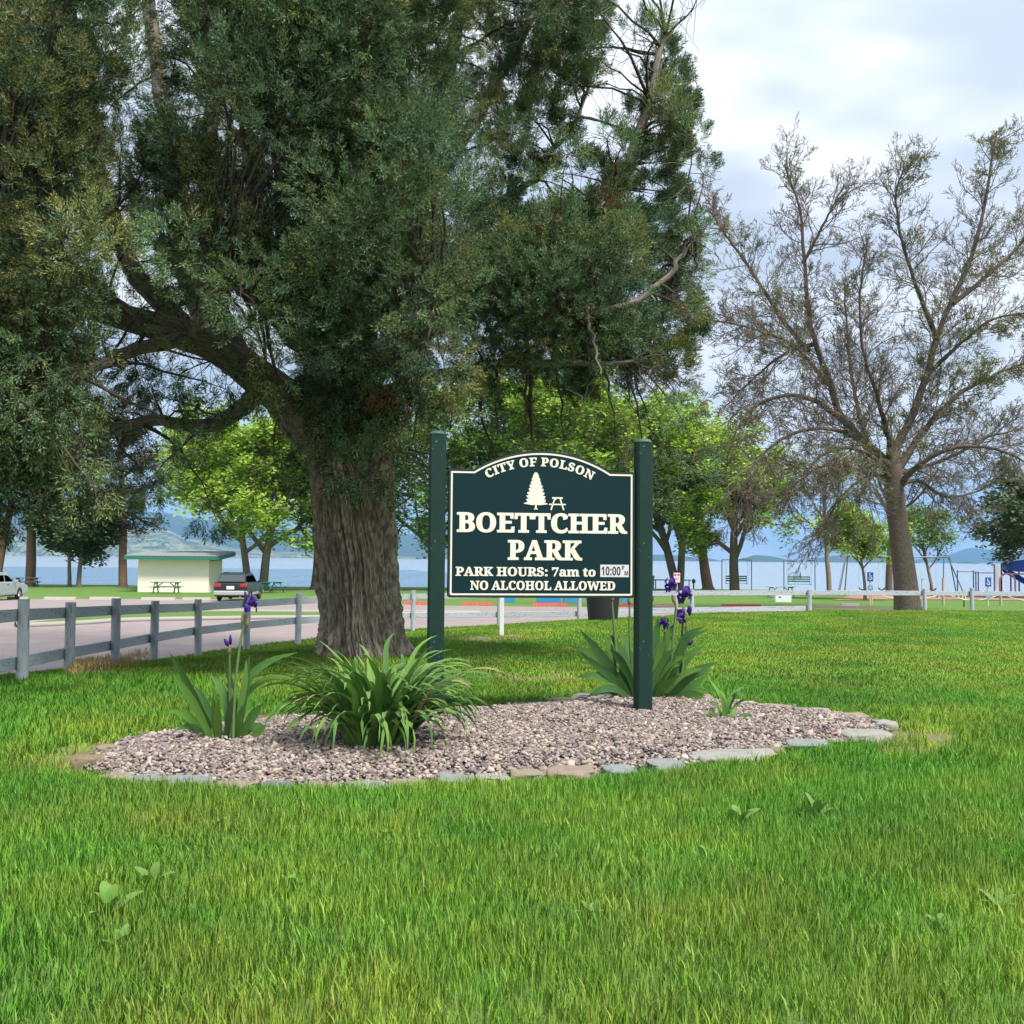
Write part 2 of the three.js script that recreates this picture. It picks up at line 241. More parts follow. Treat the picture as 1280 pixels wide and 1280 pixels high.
// edging stones: pixel x, y, width in pixels, height over ground (m), tone, colour words
const stoneTones = { 'pale blue grey': [0.42, 0.47, 0.48], 'cream tan': [0.50, 0.42, 0.31], 'pinkish tan': [0.50, 0.39, 0.31], 'whitish grey': [0.56, 0.55, 0.51], 'slate blue': [0.27, 0.32, 0.35], 'brown cream': [0.42, 0.32, 0.21] };
const stones = [[108, 959, 36, 0.095, 'brown cream', 'chunky brown cream edging stone at the tapering tip of the bed'], [133, 943, 28, 0.08, 'pinkish tan', 'small pinkish edging stone behind the chunky brown one'],
  [147, 976, 40, 0.05, 'cream tan'], [182, 980, 52, 0.05, 'pale blue grey'], [238, 982, 66, 0.055, 'pale blue grey'], [296, 985, 52, 0.04, 'cream tan'], [348, 986, 46, 0.05, 'slate blue', 'slate blue flat edging stone in front of the daylily'], [402, 988, 54, 0.04, 'cream tan'], [458, 986, 52, 0.04, 'whitish grey'], [512, 984, 52, 0.045, 'cream tan'],
  [568, 979, 50, 0.055, 'pale blue grey'], [616, 977, 44, 0.045, 'whitish grey'], [660, 975, 46, 0.06, 'cream tan'], [716, 973, 64, 0.075, 'pinkish tan', 'long pinkish tan edging stone along the lawn below the sign'], [776, 969, 44, 0.065, 'pale blue grey'], [832, 963, 56, 0.07, 'pale blue grey'], [912, 953, 110, 0.085, 'whitish grey', 'largest edging stone, long whitish grey slab beside the lawn'], [966, 943, 28, 0.06, 'brown cream', 'small brown stone between the long slab and a blue grey one'],
  [1007, 936, 52, 0.075, 'pale blue grey'], [1082, 926, 62, 0.09, 'whitish grey', 'whitish grey edging stone at the rounded end of the bed'], [1046, 931, 26, 0.05, 'cream tan'], [1106, 912, 32, 0.09, 'whitish grey', 'upright whitish stone closing the rounded end of the bed'], [1066, 899, 40, 0.06, 'cream tan'], [1022, 892, 36, 0.05, 'whitish grey'], [974, 887, 44, 0.05, 'cream tan'], [925, 882, 40, 0.05, 'whitish grey'], [866, 877, 52, 0.08, 'pinkish tan', 'pinkish stone behind the big iris clump'], [748, 878, 70, 0.1, 'whitish grey', 'long pale stone on the back edge behind the sign post'], [704, 881, 38, 0.07, 'cream tan'], [590, 891, 38, 0.07, 'whitish grey', 'pale stone on the back edge beside the daylily']];
{
  const R = rng(5);
  stones.forEach(([px, py, w, h0, tone, label], i) => {
    const h = h0 * 0.78;
    const c = GP(px, py), c2 = GP(px + w / 2, py), half = c.distanceTo(c2) * 1.02, g = mergeVertices(new THREE.IcosahedronGeometry(1, 6).deleteAttribute('normal').deleteAttribute('uv'), 1e-4), p = g.attributes.position, col = [], T = stoneTones[tone];
    const dep = Math.min(half * 0.85, 0.17);
    for (let q = 0; q < p.count; q++) {
      const v = V().fromBufferAttribute(p, q), k = 1 + 0.3 * n3(v.x * 1.4 + i * 5.1, v.y * 1.4, v.z * 1.4) + 0.07 * fbm(v.x * 5, v.y * 5 + i, v.z * 5, 3);
      const sq = (a) => Math.sign(a) * Math.pow(Math.abs(a), 0.65);
      p.setXYZ(q, sq(v.x) * k * half * 0.92, Math.min(sq(v.y) * k, 0.8 + 0.12 * n3(v.x * 3, i, v.z * 3)) * h, sq(v.z) * k * dep);
      const m = 1 + 0.35 * fbm(v.x * 2.2 + i, v.y * 2.2, v.z * 2.2, 4) + 0.22 * fbm(v.x * 9, v.y * 9 + i, v.z * 9, 3), o = clamp(1.6 * fbm(v.x * 1.7 + 7, v.y * 1.7 + i, v.z * 1.7, 3));
      col.push(lerp(T[0], T[0] * 1.05, o) * m, lerp(T[1], T[1] * 0.9, o) * m, lerp(T[2], T[2] * 0.74, o) * m);
    }
    g.setAttribute('color', new THREE.Float32BufferAttribute(col, 3)); g.computeVertexNormals();
    const o = mesh('edging_stone', g, mat(0.45, 0.45, 0.44, 0.88, { vertexColors: true })); o.position.set(c.x, c.y + h * 0.3, c.z); o.rotation.set(0, -0.25 + 0.5 * R(), (R() - 0.5) * 0.1);
    const ORD = ['', '', 'third', 'fourth', 'fifth', 'sixth', '', 'eighth', 'ninth', 'tenth', 'eleventh', 'twelfth', 'thirteenth', '', 'fifteenth', 'sixteenth', '', '', 'nineteenth', '', 'twentieth'], BACK = { 22: 'first', 23: 'second', 24: 'third', 25: 'fourth', 28: 'seventh' };
    tag(o, label ?? (i <= 20 ? `${tone} flat edging stone, ${ORD[i]} along the lawn from the chunky brown tip stone` : `${tone} edging stone, ${BACK[i]} on the back edge from the upright whitish stone`), 'stone', 'stones edging the gravel bed');
  });
}
// ================================================================ the park sign
const fontSerif = await new FontLoader().loadAsync('fonts/droid/droid_serif_bold.typeface.json');
const fontSans = await new FontLoader().loadAsync('fonts/droid/droid_sans_bold.typeface.json');
const signR = GP(803.5, 897), signL = P(545.5, 700, signR.z * -1 - 0.28); signL.y = ground(signL.x, signL.z);
{
  const mid = signL.clone().add(signR).multiplyScalar(0.5), span = Math.hypot(signR.x - signL.x, signR.z - signL.z), yaw = Math.atan2(-(signR.z - signL.z), signR.x - signL.x);
  const sign = thing('park_sign', 'dark green park sign with arched top and cream lettering between two posts', 'sign', [mid.x, 0, mid.z], yaw);
  const chip = noiseTex(512, (u, v) => { const a = tfbm(u, v, 34, 2.7, 3), b = tfbm(u, v, 5, 8.7, 2), f = sstep(0.365, 0.40, a + 0.3 * b), g = 1 + 0.25 * tfbm(u, v, 12, 5.5, 3); return [lerp(0.009 * g, 0.5, f), lerp(0.033 * g, 0.5, f), lerp(0.025 * g, 0.46, f)]; });
  const mPost = new THREE.MeshPhysicalMaterial({ map: chip, roughness: 0.6, specularIntensity: 0.45, side: THREE.DoubleSide }), mPanel = new THREE.MeshPhysicalMaterial({ color: RGB(0.004, 0.023, 0.028), roughness: 0.7, specularIntensity: 0.3, side: THREE.DoubleSide }), mCream = mat(0.74, 0.71, 0.58, 0.65), mEdge = mat(0.008, 0.018, 0.02, 0.6);
  for (const s of [-1, 1]) {
    const hgt = s < 0 ? P(545.5, 543, -signL.z).y : P(803.5, 553, -signR.z).y, w = 0.084, c = 0.022, sh = new THREE.Shape([[-w + c, -w], [w - c, -w], [w, -w + c], [w, w - c], [w - c, w], [-w + c, w], [-w, w - c], [-w, -w + c]].map(([a, b]) => new THREE.Vector2(a, b)));
    const g = new THREE.ExtrudeGeometry(sh, { depth: hgt + 0.3, bevelEnabled: false, steps: 1 }).rotateX(-Math.PI / 2).translate(0, -0.3, 0);
    const post = mesh('post', g, mPost, sign); post.position.set(s * span / 2, 0, 0); post.rotation.y = s < 0 ? -0.03 : 0.02;
    const cap = mesh('post_cap', new THREE.CylinderGeometry(w * 0.72, w * 1.17, 0.032, 8, 1).rotateY(Math.PI / 8).translate(0, hgt + 0.016, 0), mat(0.05, 0.10, 0.085, 0.35), post);
  }
  const DM = -mid.z, k = DM / F / Math.cos(yaw), W = 116.6 * k, y0 = P(676, 747, DM).y, yS = P(676, 588.5, DM).y, xS = 86 * k, rise = P(668, 564, DM).y - yS, u1 = k / 0.0078;
  const outline = (inset) => { const s = new THREE.Shape(), w = W - inset, b = y0 + inset, t = yS - inset, Rr = (xS * xS + rise * rise) / (2 * rise), cy = yS + rise - Rr, r = Rr - inset, x1 = Math.sqrt(Math.max(0, r * r - (t - cy) ** 2)), a0 = Math.atan2(t - cy, x1); const k = Math.max(0.008, 0.03 - inset * 0.4);
    s.moveTo(-w + k, b); s.lineTo(w - k, b); s.quadraticCurveTo(w, b, w, b + k); s.lineTo(w, t); s.lineTo(x1, t); s.absarc(0, cy, r, a0, Math.PI - a0, false); s.lineTo(-w, t); s.lineTo(-w, b + k); s.quadraticCurveTo(-w, b, -w + k, b); return s; };
  const panel = mesh('panel', new THREE.ExtrudeGeometry(outline(0.002), { depth: 0.05, bevelEnabled: true, bevelSize: 0.003, bevelThickness: 0.003, bevelSegments: 2, curveSegments: 40 }).translate(0, 0, -0.025), mPanel, sign);
  panel.position.set(0.005, 0, 0.01);
  { const s = outline(0.024); s.holes.push(outline(0.041)); mesh('border', new THREE.ExtrudeGeometry(s, { depth: 0.004, bevelEnabled: false, curveSegments: 40 }).translate(0, 0, 0.0285), mCream, panel); }
  { const s = outline(0.004); s.holes.push(outline(0.0225)); mesh('rim', new THREE.ExtrudeGeometry(s, { depth: 0.0025, bevelEnabled: false, curveSegments: 40 }).translate(0, 0, 0.0285), mEdge, panel); }
  const zF = 0.0285;
  const text = (str, size, bold, font = fontSerif) => { const g = new TextGeometry(str, { font, size, depth: 0.004, curveSegments: 5, bevelEnabled: bold > 0, bevelThickness: 0.0008, bevelSize: bold, bevelSegments: 1 }); g.computeBoundingBox(); return g; };
  const line = (str, x0, x1, base, cap, bold, name = 'lettering') => { // squeezed to stand between x0 and x1 with its capitals cap high
    const ref = text('H', 1, 0).boundingBox.max.y, g = text(str, cap / ref, bold), b = g.boundingBox; g.translate(-b.min.x, 0, 0).scale((x1 - x0) / (b.max.x - b.min.x), 1, 1).translate(x0, y0 + base, zF); return mesh(name, g, mCream, panel); };
  const X = (px) => (px - 676) * k;
  line('BOETTCHER', X(570), X(783), 0.628 * u1, 0.178 * u1, 0.0065); line('PARK', X(633), X(726), 0.366 * u1, 0.18 * u1, 0.0065);
  line('PARK HOURS: 7am to', X(569), X(743), 0.207 * u1, 0.082 * u1, 0.0025); line('NO ALCOHOL ALLOWED', X(587), X(768), 0.075 * u1, 0.082 * u1, 0.0025);
  { // the curved line
    const str = 'CITY OF POLSON', Rr = 1.07 * u1, cy = y0 + 1.268 * u1 - Rr, ref = text('H', 1, 0).boundingBox.max.y, size = 0.08 * u1 / ref, parts = [], adv = []; let tot = 0;
    for (const ch of str) { const a = fontSerif.data.glyphs[ch].ha / fontSerif.data.resolution * size * 1.04; adv.push(a); tot += a; }
    const spanArc = 1.07 * u1, f = spanArc / tot; let s = -spanArc / 2;
    [...str].forEach((ch, i) => { const a = adv[i] * f; if (ch !== ' ') { const g = text(ch, size, 0.0026); g.translate(-adv[i] / 2, 0, 0).scale(f, 1, 1).translate(0, Rr, 0).rotateZ(-(s + a / 2) / Rr).translate(X(672.5), cy, zF); parts.push(g); } s += a; });
    mesh('lettering', merge(parts), mCream, panel);
  }
  { // pine emblem
    const R = rng(3), half = [], H = 0.36 * u1, x0 = X(667.5), b0 = y0 + 0.848 * u1; const L = [], rows = 9;
    for (let i = 0; i < rows; i++) { const t = i / rows, y = 0.052 + (H - 0.052) * t, w = 0.118 * Math.pow(1 - t, 0.82) + 0.006; L.push([w * (0.86 + 0.2 * R()), y + 0.002 + 0.008 * R()], [w * 0.93, y + 0.012], [w * 0.62, y + 0.016 + 0.004 * R()], [w * 0.80, y + 0.024]); }
    const rightSide = L.map(([a, b]) => [a, Math.min(b, H - 0.006)]), leftSide = L.map(([a, b], i) => [-a * (0.9 + 0.16 * R()), Math.min(b + 0.004, H - 0.006)]).reverse();
    const pts = [[0.008, 0.05], [0.03, 0.043], ...rightSide, [0, H], ...leftSide, [-0.03, 0.043], [-0.008, 0.05]];
    const crown = new THREE.Shape(pts.map(([a, b]) => new THREE.Vector2(a, b))), stem = new THREE.Shape([[-0.008, 0.052], [-0.010, 0.012], [-0.024, 0], [0.024, 0], [0.010, 0.012], [0.008, 0.052]].map(([a, b]) => new THREE.Vector2(a, b)));
    mesh('pine_emblem', merge([crown, stem].map((s) => new THREE.ExtrudeGeometry(s, { depth: 0.004, bevelEnabled: false }).translate(x0, b0, zF))), mCream, panel);
    const q = (ax, ay, bx_, by, w) => { const a = new THREE.Vector2(ax, ay), b = new THREE.Vector2(bx_, by), n = b.clone().sub(a).normalize(), m = new THREE.Vector2(-n.y, n.x).multiplyScalar(w / 2); return new THREE.ExtrudeGeometry(new THREE.Shape([a.clone().add(m), b.clone().add(m), b.clone().sub(m), a.clone().sub(m)]), { depth: 0.004, bevelEnabled: false }).translate(X(694.5), b0 - 0.004, zF); };
    mesh('picnic_table_emblem', merge([q(-0.055, 0.124, 0.055, 0.124, 0.016), q(-0.086, 0.058, 0.086, 0.058, 0.014), q(-0.028, 0.117, -0.066, 0, 0.014), q(0.028, 0.117, 0.066, 0, 0.014), q(-0.012, 0.117, -0.03, 0.1, 0.012)]), mCream, panel);
  }
  { const st = mesh('hours_sticker', bx(0.298, 0.126, 0.002, X(767.2), y0 + 0.262 * u1, zF + 0.001), mat(0.60, 0.58, 0.60, 0.5), panel); tag(st, 'pale grey sticker with later closing hour');
    const ink = mat(0.018, 0.016, 0.018, 0.6), g = text('10:00', 0.088, 0, fontSans); const b = g.boundingBox; g.translate(-b.min.x, -b.min.y, 0).scale(0.2 / (b.max.x - b.min.x), 0.092 / (b.max.y - b.min.y), 0.3).translate(X(767.2) - 0.138, y0 + 0.217 * u1, zF + 0.002);
    const pg = text('P', 0.04, 0, fontSans).scale(0.9, 1.1, 0.3).translate(X(767.2) + 0.073, y0 + 0.27 * u1, zF + 0.002), mg = text('M', 0.04, 0, fontSans).scale(0.9, 1.1, 0.3).translate(X(767.2) + 0.1, y0 + 0.22 * u1, zF + 0.002);
    mesh('sticker_lettering', merge([g, pg, mg]), ink, panel); }
}
// ================================================================ wooden fence along the road
{
  const rows = [ // px, depth, base y, top y, upper rail y, lower rail y
    [-52, 11.0, 868, 748, 775, 843], [27, 12.96, 857.6, 749, 769, 829], [86, 14.8, 848, 753, 766, 817], [143.5, 16.6, 833, 748, 763, 807], [192, 18.1, 828.6, 751, 761, 798], [247, 20.1, 819, 749, 759, 789], [308, 22.2, 811.6, 747, 755, 782], [372.7, 24.0, 800.8, 741.7, 751, 776], [440, 26.5, 793, 740, 748, 772],
    [516, 28.7, 787, 738, 746, 769.5], [624, 30, 781, 737, 744, 768.5], [724, 30.6, 776, 737, 743, 767.5], [865, 31.5, 768.5, 737, 741.5, 762.5], [1012, 33, 765, 737.5, 741, 760.5], [1156, 34.5, 762, 736, 741.5, 0], [1215, 35.2, 761, 735, 742, 0], [1330, 36, 760, 735, 743, 0]];
  const f = thing('wooden_fence', 'weathered white two rail wooden fence curving between lawn and road', 'fence', [0, 0, 0]);
  const woodTex = noiseTex(512, (u, v) => { const a = tfbm(u, v * 0.18, 40, 1.7, 3), b = tfbm(u, v, 7, 3.7, 4), w = sstep(0.0, 0.4, a + 0.8 * b); return [lerp(0.38, 0.19, w), lerp(0.415, 0.20, w), lerp(0.455, 0.215, w)]; });
  const mw = mat(1, 1, 1, 0.85, { map: woodTex, bumpMap: woodTex, bumpScale: 0.004 }), R = rng(8), pts = [];
  for (const [px, d, b, t, u, l] of rows) {
    const q = P(px, b, d), gy = ground(q.x, q.z), top = P(px, t, d).y - gy, w = px < 400 ? 0.072 : 0.068;
    const g = mergeVertices(new THREE.CylinderGeometry(w * 0.97, w * 1.03, top + 0.2, 12, 8).deleteAttribute('normal')); const p = g.attributes.position; for (let i = 0; i < p.count; i++) { const x = p.getX(i), y = p.getY(i), z = p.getZ(i), s = 1 + 0.1 * n3(x * 20 + px, y * 2, z * 20); p.setXYZ(i, x * s, y + (y > top / 2 ? 0.02 * n3(x * 30 + px, 1, z * 30) : 0), z * s); } g.computeVertexNormals();
    const o = mesh('post', g, mw, f); o.position.set(q.x, gy + top / 2 - 0.1, q.z); o.rotation.set((R() - 0.5) * 0.03, R() * 6, (R() - 0.5) * 0.035);
    pts.push({ x: q.x, z: q.z, u: P(px, u, d).y, l: l ? P(px, l, d).y : null });
  }
  const rail = (a, b, ya, yb) => { const A = V(a.x, ya, a.z), B = V(b.x, yb, b.z), D = B.clone().sub(A), n = V(D.z, 0, -D.x).normalize(); if (n.dot(V(0, 0, -1)) < 0 && Math.abs(n.x) < 0.8) n.negate(); if (Math.abs(n.x) >= 0.8 && n.x > 0) n.negate();
    const g = new RoundedBoxGeometry(D.length() + 0.05, 0.155, 0.038, 1, 0.006); const o = mesh('rail', g, mw, f); o.position.copy(A).add(B).multiplyScalar(0.5).addScaledVector(n, 0.088); o.quaternion.setFromRotationMatrix(new THREE.Matrix4().makeBasis(D.clone().normalize(), V().crossVectors(V().crossVectors(D, V(0, 1, 0)).normalize(), D).normalize(), V().crossVectors(D, V(0, 1, 0)).normalize())); };
  for (let i = 0; i < pts.length - 1; i++) { rail(pts[i], pts[i + 1], pts[i].u, pts[i + 1].u); if (pts[i].l && pts[i + 1].l) rail(pts[i], pts[i + 1], pts[i].l, pts[i + 1].l); }
  const w = GP(627, 795), wp = thing('white_post', 'clean white square post standing in the lawn before the fence', 'post', [w.x, w.y, w.z]);
  mesh('shaft', new RoundedBoxGeometry(0.088, 1.15, 0.088, 2, 0.008).translate(0, 0.475, 0), mat(0.72, 0.74, 0.76, 0.6), wp); mesh('cap', new THREE.CylinderGeometry(0.012, 0.07, 0.05, 4).rotateY(Math.PI / 4).translate(0, 1.077, 0), mat(0.72, 0.74, 0.76, 0.6), wp);
}
// ================================================================ plants of the bed
function ribbon(pts, width, face, fold = 0.25, prof = null, col = [1, 1, 1]) { // a folded blade along pts; face: the side it shows
  const m = new MB(), N = pts.length;
  for (let i = 0; i < N; i++) {
    const t = i / (N - 1), d = pts[Math.min(i + 1, N - 1)].clone().sub(pts[Math.max(i - 1, 0)]).normalize(), s = V().crossVectors(d, face).normalize(), n = V().crossVectors(s, d).normalize();
    const w = 0.5 * width * (prof ? prof(t) : Math.pow(Math.sin(Math.PI * Math.min(0.5 + 0.5 * Math.max(0, (t - 0.25) / 0.75), 0.999)), 0.75) * (0.6 + 0.4 * Math.min(1, t * 4)));
    const c = pts[i], k = 0.85 + 0.3 * t;
    for (const e of [-1, 0, 1]) m.v(c.x + s.x * e * w + n.x * (e ? w * fold : 0), c.y + s.y * e * w + n.y * (e ? w * fold : 0), c.z + s.z * e * w + n.z * (e ? w * fold : 0), n.x - s.x * e * fold, n.y - s.y * e * fold, n.z - s.z * e * fold, col[0], col[1], col[2], t, e);
    if (i) { const b = i * 3, a = b - 3; for (const q of [0, 1]) { m.tri(a + q, a + q + 1, b + q); m.tri(a + q + 1, b + q + 1, b + q); } }
  }
  return m.geo();
}
const curvePts = (list, n = 12) => new THREE.CatmullRomCurve3(list, false, 'centripetal').getPoints(n);
const leafStripe = noiseTex(256, (u, v) => { const b = 1 + 0.5 * tfbm(u * 0.15, v, 60, 2.2, 2) + 0.3 * tfbm(u, v, 6, 1.2, 3); return [0.8 * b, 0.8 * b, 0.8 * b]; });
const irisGreens = [leafMat(0.10, 0.245, 0.05, { map: leafStripe }), leafMat(0.15, 0.32, 0.05, { map: leafStripe }), leafMat(0.075, 0.19, 0.05, { map: leafStripe })];
const lilyGreens = [leafMat(0.125, 0.29, 0.05, { map: leafStripe }), leafMat(0.18, 0.36, 0.06, { map: leafStripe }), leafMat(0.085, 0.21, 0.045, { map: leafStripe }), leafMat(0.21, 0.37, 0.075, { map: leafStripe })];
const dryLeaf = leafMat(0.36, 0.27, 0.13), stalkMat = mat(0.11, 0.17, 0.05, 0.7), papery = leafMat(0.30, 0.22, 0.13);
const petalMats = [leafMat(0.07, 0.022, 0.26, { roughness: 0.6 }), leafMat(0.04, 0.012, 0.17, { roughness: 0.6 })];
{ // daylily clump
  const base = GP(470, 944), R = rng(21), t = thing('daylily', 'large arching daylily clump with strap leaves in front of the tree trunk', 'plant', [base.x, base.y + 0.03, base.z - 0.12]);
  const variants = []; for (let i = 0; i < 18; i++) { const L = 0.8 + 0.45 * R(), lean = 0.1 + 0.85 * R(), drop = 1.3 + 2.3 * R(), pts = []; let p = V(0, 0, 0), a = lean * 0.55; for (let k = 0; k <= 13; k++) { pts.push(p.clone()); const s = L / 13; p = p.clone().add(V(Math.sin(a) * s, Math.cos(a) * s, 0.012 * Math.sin(k + i))); a += drop / 13 * (0.25 + 1.7 * Math.pow(k / 13, 1.3)); } variants.push(ribbon(pts, 0.042 + 0.02 * R(), V(-0.9, 0.45, 0.15), 0.32)); }
  for (let k = 0; k < 288; k++) { const a = R() * 6.283, r = 0.21 * Math.sqrt(R()), o = mesh('leaf', variants[Math.floor(R() * 18)], R() < 0.02 ? dryLeaf : lilyGreens[Math.floor(R() * 4)], t); const b = a + (R() - 0.5) * 1.2; o.position.set(Math.cos(a) * r * 1.25, -0.02, Math.sin(a) * r); o.rotation.set((R() - 0.5) * 0.12, -b, (R() - 0.5) * 0.12); o.scale.setScalar(0.8 + 0.36 * R()); }
  for (let k = 0; k < 8; k++) { const a = 0.4 + R() * 2.4, o = mesh('dry_leaf', variants[k], dryLeaf, t); o.position.set(Math.cos(a) * 0.3, -0.02, Math.sin(a) * 0.22); o.rotation.set(0, -a, -0.95 - 0.3 * R()); o.scale.set(0.5, 0.5, 0.5); tag(o, 'withered tan leaf'); }
}
function flower(parent, at, size, R, droop = 0) { // iris: three standards and three falls
  const f = new THREE.Group(); f.name = 'flower'; f.position.copy(at); f.rotation.set(droop, R() * 6, (R() - 0.5) * 0.4); parent.add(f);
  for (let k = 0; k < 6; k++) { const up = k % 2 === 0, a = k / 6 * 6.283, pts = []; for (let i = 0; i <= 9; i++) { const s = i / 9; pts.push(up ? V(Math.sin(s * 2.6) * 0.42 + 0.05, s * 1.05, 0.06 * Math.sin(s * 9 + k)) : V(Math.sin(s * 1.9) * 0.75, 0.25 * Math.sin(s * 3) - 0.75 * s * s, 0.05 * Math.sin(s * 8 + k))); }
    pts.forEach((p) => p.multiplyScalar(size)); const g = ribbon(pts, size * 0.85, V(-1, up ? 0.2 : 0.9, 0), up ? -0.45 : 0.3, (s) => Math.pow(Math.sin(Math.PI * clamp(0.08 + 0.87 * s)), 0.6) * (0.85 + 0.15 * Math.sin(s * 25 + k)));
    const o = mesh('petal', g, petalMats[up ? 0 : k % 3 ? 1 : 0], f); o.rotation.y = a; }
  return f;
}
function bud(parent, a, b, r, m = petalMats[1]) { const g = new THREE.SphereGeometry(1, 8, 10), p = g.attributes.position; for (let i = 0; i < p.count; i++) { const y = p.getY(i), k = 1 - 0.35 * y; p.setX(i, p.getX(i) * k); p.setZ(i, p.getZ(i) * k); } g.computeVertexNormals(); const d = b.clone().sub(a); g.scale(r, d.length() / 2, r).applyQuaternion(new THREE.Quaternion().setFromUnitVectors(V(0, 1, 0), d.clone().normalize())); const c = a.clone().add(b).multiplyScalar(0.5); g.translate(c.x, c.y, c.z); g.setAttribute('color', new THREE.Float32BufferAttribute(new Float32Array(g.attributes.position.count * 3).fill(1), 3)); return mesh('bud', g, m, parent); }
function irisPlant(label, basePx, depth, leaves, stalks, seed, dry = []) {
  const base = GP(...basePx), D = depth ?? -base.z, R = rng(seed), t = thing('iris_plant', label, 'plant', [base.x, base.y, base.z]);
  const at = (px, py, dz = 0) => P(px, py, D + dz).sub(t.position), sc = D / F;
  const more = leaves.map(([pts, w, dz]) => { const a = (R() - 0.5) * 22, b = 4 + R() * 26; return [pts.map(([x, y], i) => [x + a * Math.pow(i / (pts.length - 1), 1.4) + (R() - 0.5) * 3, y + b * Math.pow(i / (pts.length - 1), 1.2)]), w * 0.8, dz + (R() - 0.5) * 0.35]; });
  for (const [pts, w, dz, mi] of [...leaves, ...more]) { const n = pts.length, q = curvePts(pts.map(([x, y], i) => at(x, y, dz * (0.25 + 0.75 * i / (n - 1)))), 14); if (q[0].y > 0.06) q.unshift(V(q[0].x, 0.0, q[0].z)); mesh('leaf', ribbon(q, w * 0.82 * sc, V((R() - 0.5) * 1.3, 0.25, 1), 0.16, (s) => (s < 0.5 ? 0.62 + 0.76 * s : Math.max(0, 1 - Math.pow((s - 0.5) / 0.5, 1.9)))), irisGreens[mi ?? Math.floor(R() * 3)], t); }
  for (const [pts, w] of dry) mesh('dry_leaf', ribbon(curvePts(pts.map(([x, y]) => at(x, y, -0.1)), 10), w * sc, V(0.2, 1, 0.5), 0.2), dryLeaf, t);
  for (const [pts, flowers, buds] of stalks) {
    const dz = (R() - 0.5) * 0.25, q = curvePts(pts.map(([x, y]) => at(x, y, dz)), 10), m = new MB(); m.tube(q, q.map((_, i) => lerp(2.0, 1.25, i / 10) * sc), 6); const st = mesh('stalk', m.geo(), stalkMat, t);
    for (const [x, y, s, dr] of flowers) flower(t, at(x, y, dz), s * 1.2 * sc, R, dr ?? 0);
    for (const [x, y, x2, y2, r, pap] of buds) bud(t, at(x, y, dz), at(x2, y2, dz), r * sc, pap ? papery : petalMats[1]);
  }
  return t;
}
irisPlant('iris with one open purple flower and cut sword leaves by the tapering bed end', [285, 934], null, [
  [[[268, 936], [252, 890], [232, 850], [211, 814]], 15, -0.15, 0], [[[262, 934], [246, 906], [230, 893], [209, 887]], 13, -0.1, 1], [[[273, 938], [270, 905], [266, 868]], 15, -0.2, 1], [[[285, 936], [284, 890], [276, 860], [262, 842]], 14, 0.05, 0], [[[280, 935], [262, 890], [250, 868], [243, 858]], 12, 0.15, 2],
  [[[292, 936], [293, 890], [288, 850], [278, 822]], 13, 0.1, 0], [[[296, 935], [302, 890], [308, 850], [312, 818]], 14, 0, 2], [[[294, 935], [303, 880], [314, 845], [340, 825], [374, 815]], 12, 0.1, 0], [[[298, 934], [310, 905], [320, 890], [328, 880]], 15, -0.12, 0], [[[300, 932], [315, 922], [325, 914], [332, 908]], 12, -0.1, 1], [[[282, 936], [286, 900], [291, 868]], 14, -0.14, 2], [[[302, 934], [300, 895], [302, 860]], 12, 0.12, 0], [[[276, 936], [268, 910], [255, 900], [246, 898]], 11, 0.2, 2], [[[288, 937], [297, 905], [306, 878]], 13, -0.17, 0]],
  [[[[291, 930], [294, 860], [301, 800], [308, 768]], [[313, 757, 9.5]], [[303, 780, 304, 764, 2.2, 1], [309, 784, 308, 766, 2.6, 1], [308, 752, 306, 738, 2], [308, 780, 309, 774, 2.2]]], [[[288, 930], [287, 870], [287, 818]], [], [[287, 818, 287, 804, 2.4, 1], [286, 808, 280, 798, 2.6], [288, 806, 288, 793, 2]]]], 31, [[[[298, 930], [310, 925], [325, 926], [340, 932]], 7], [[[282, 938], [276, 932], [270, 938]], 6]]);
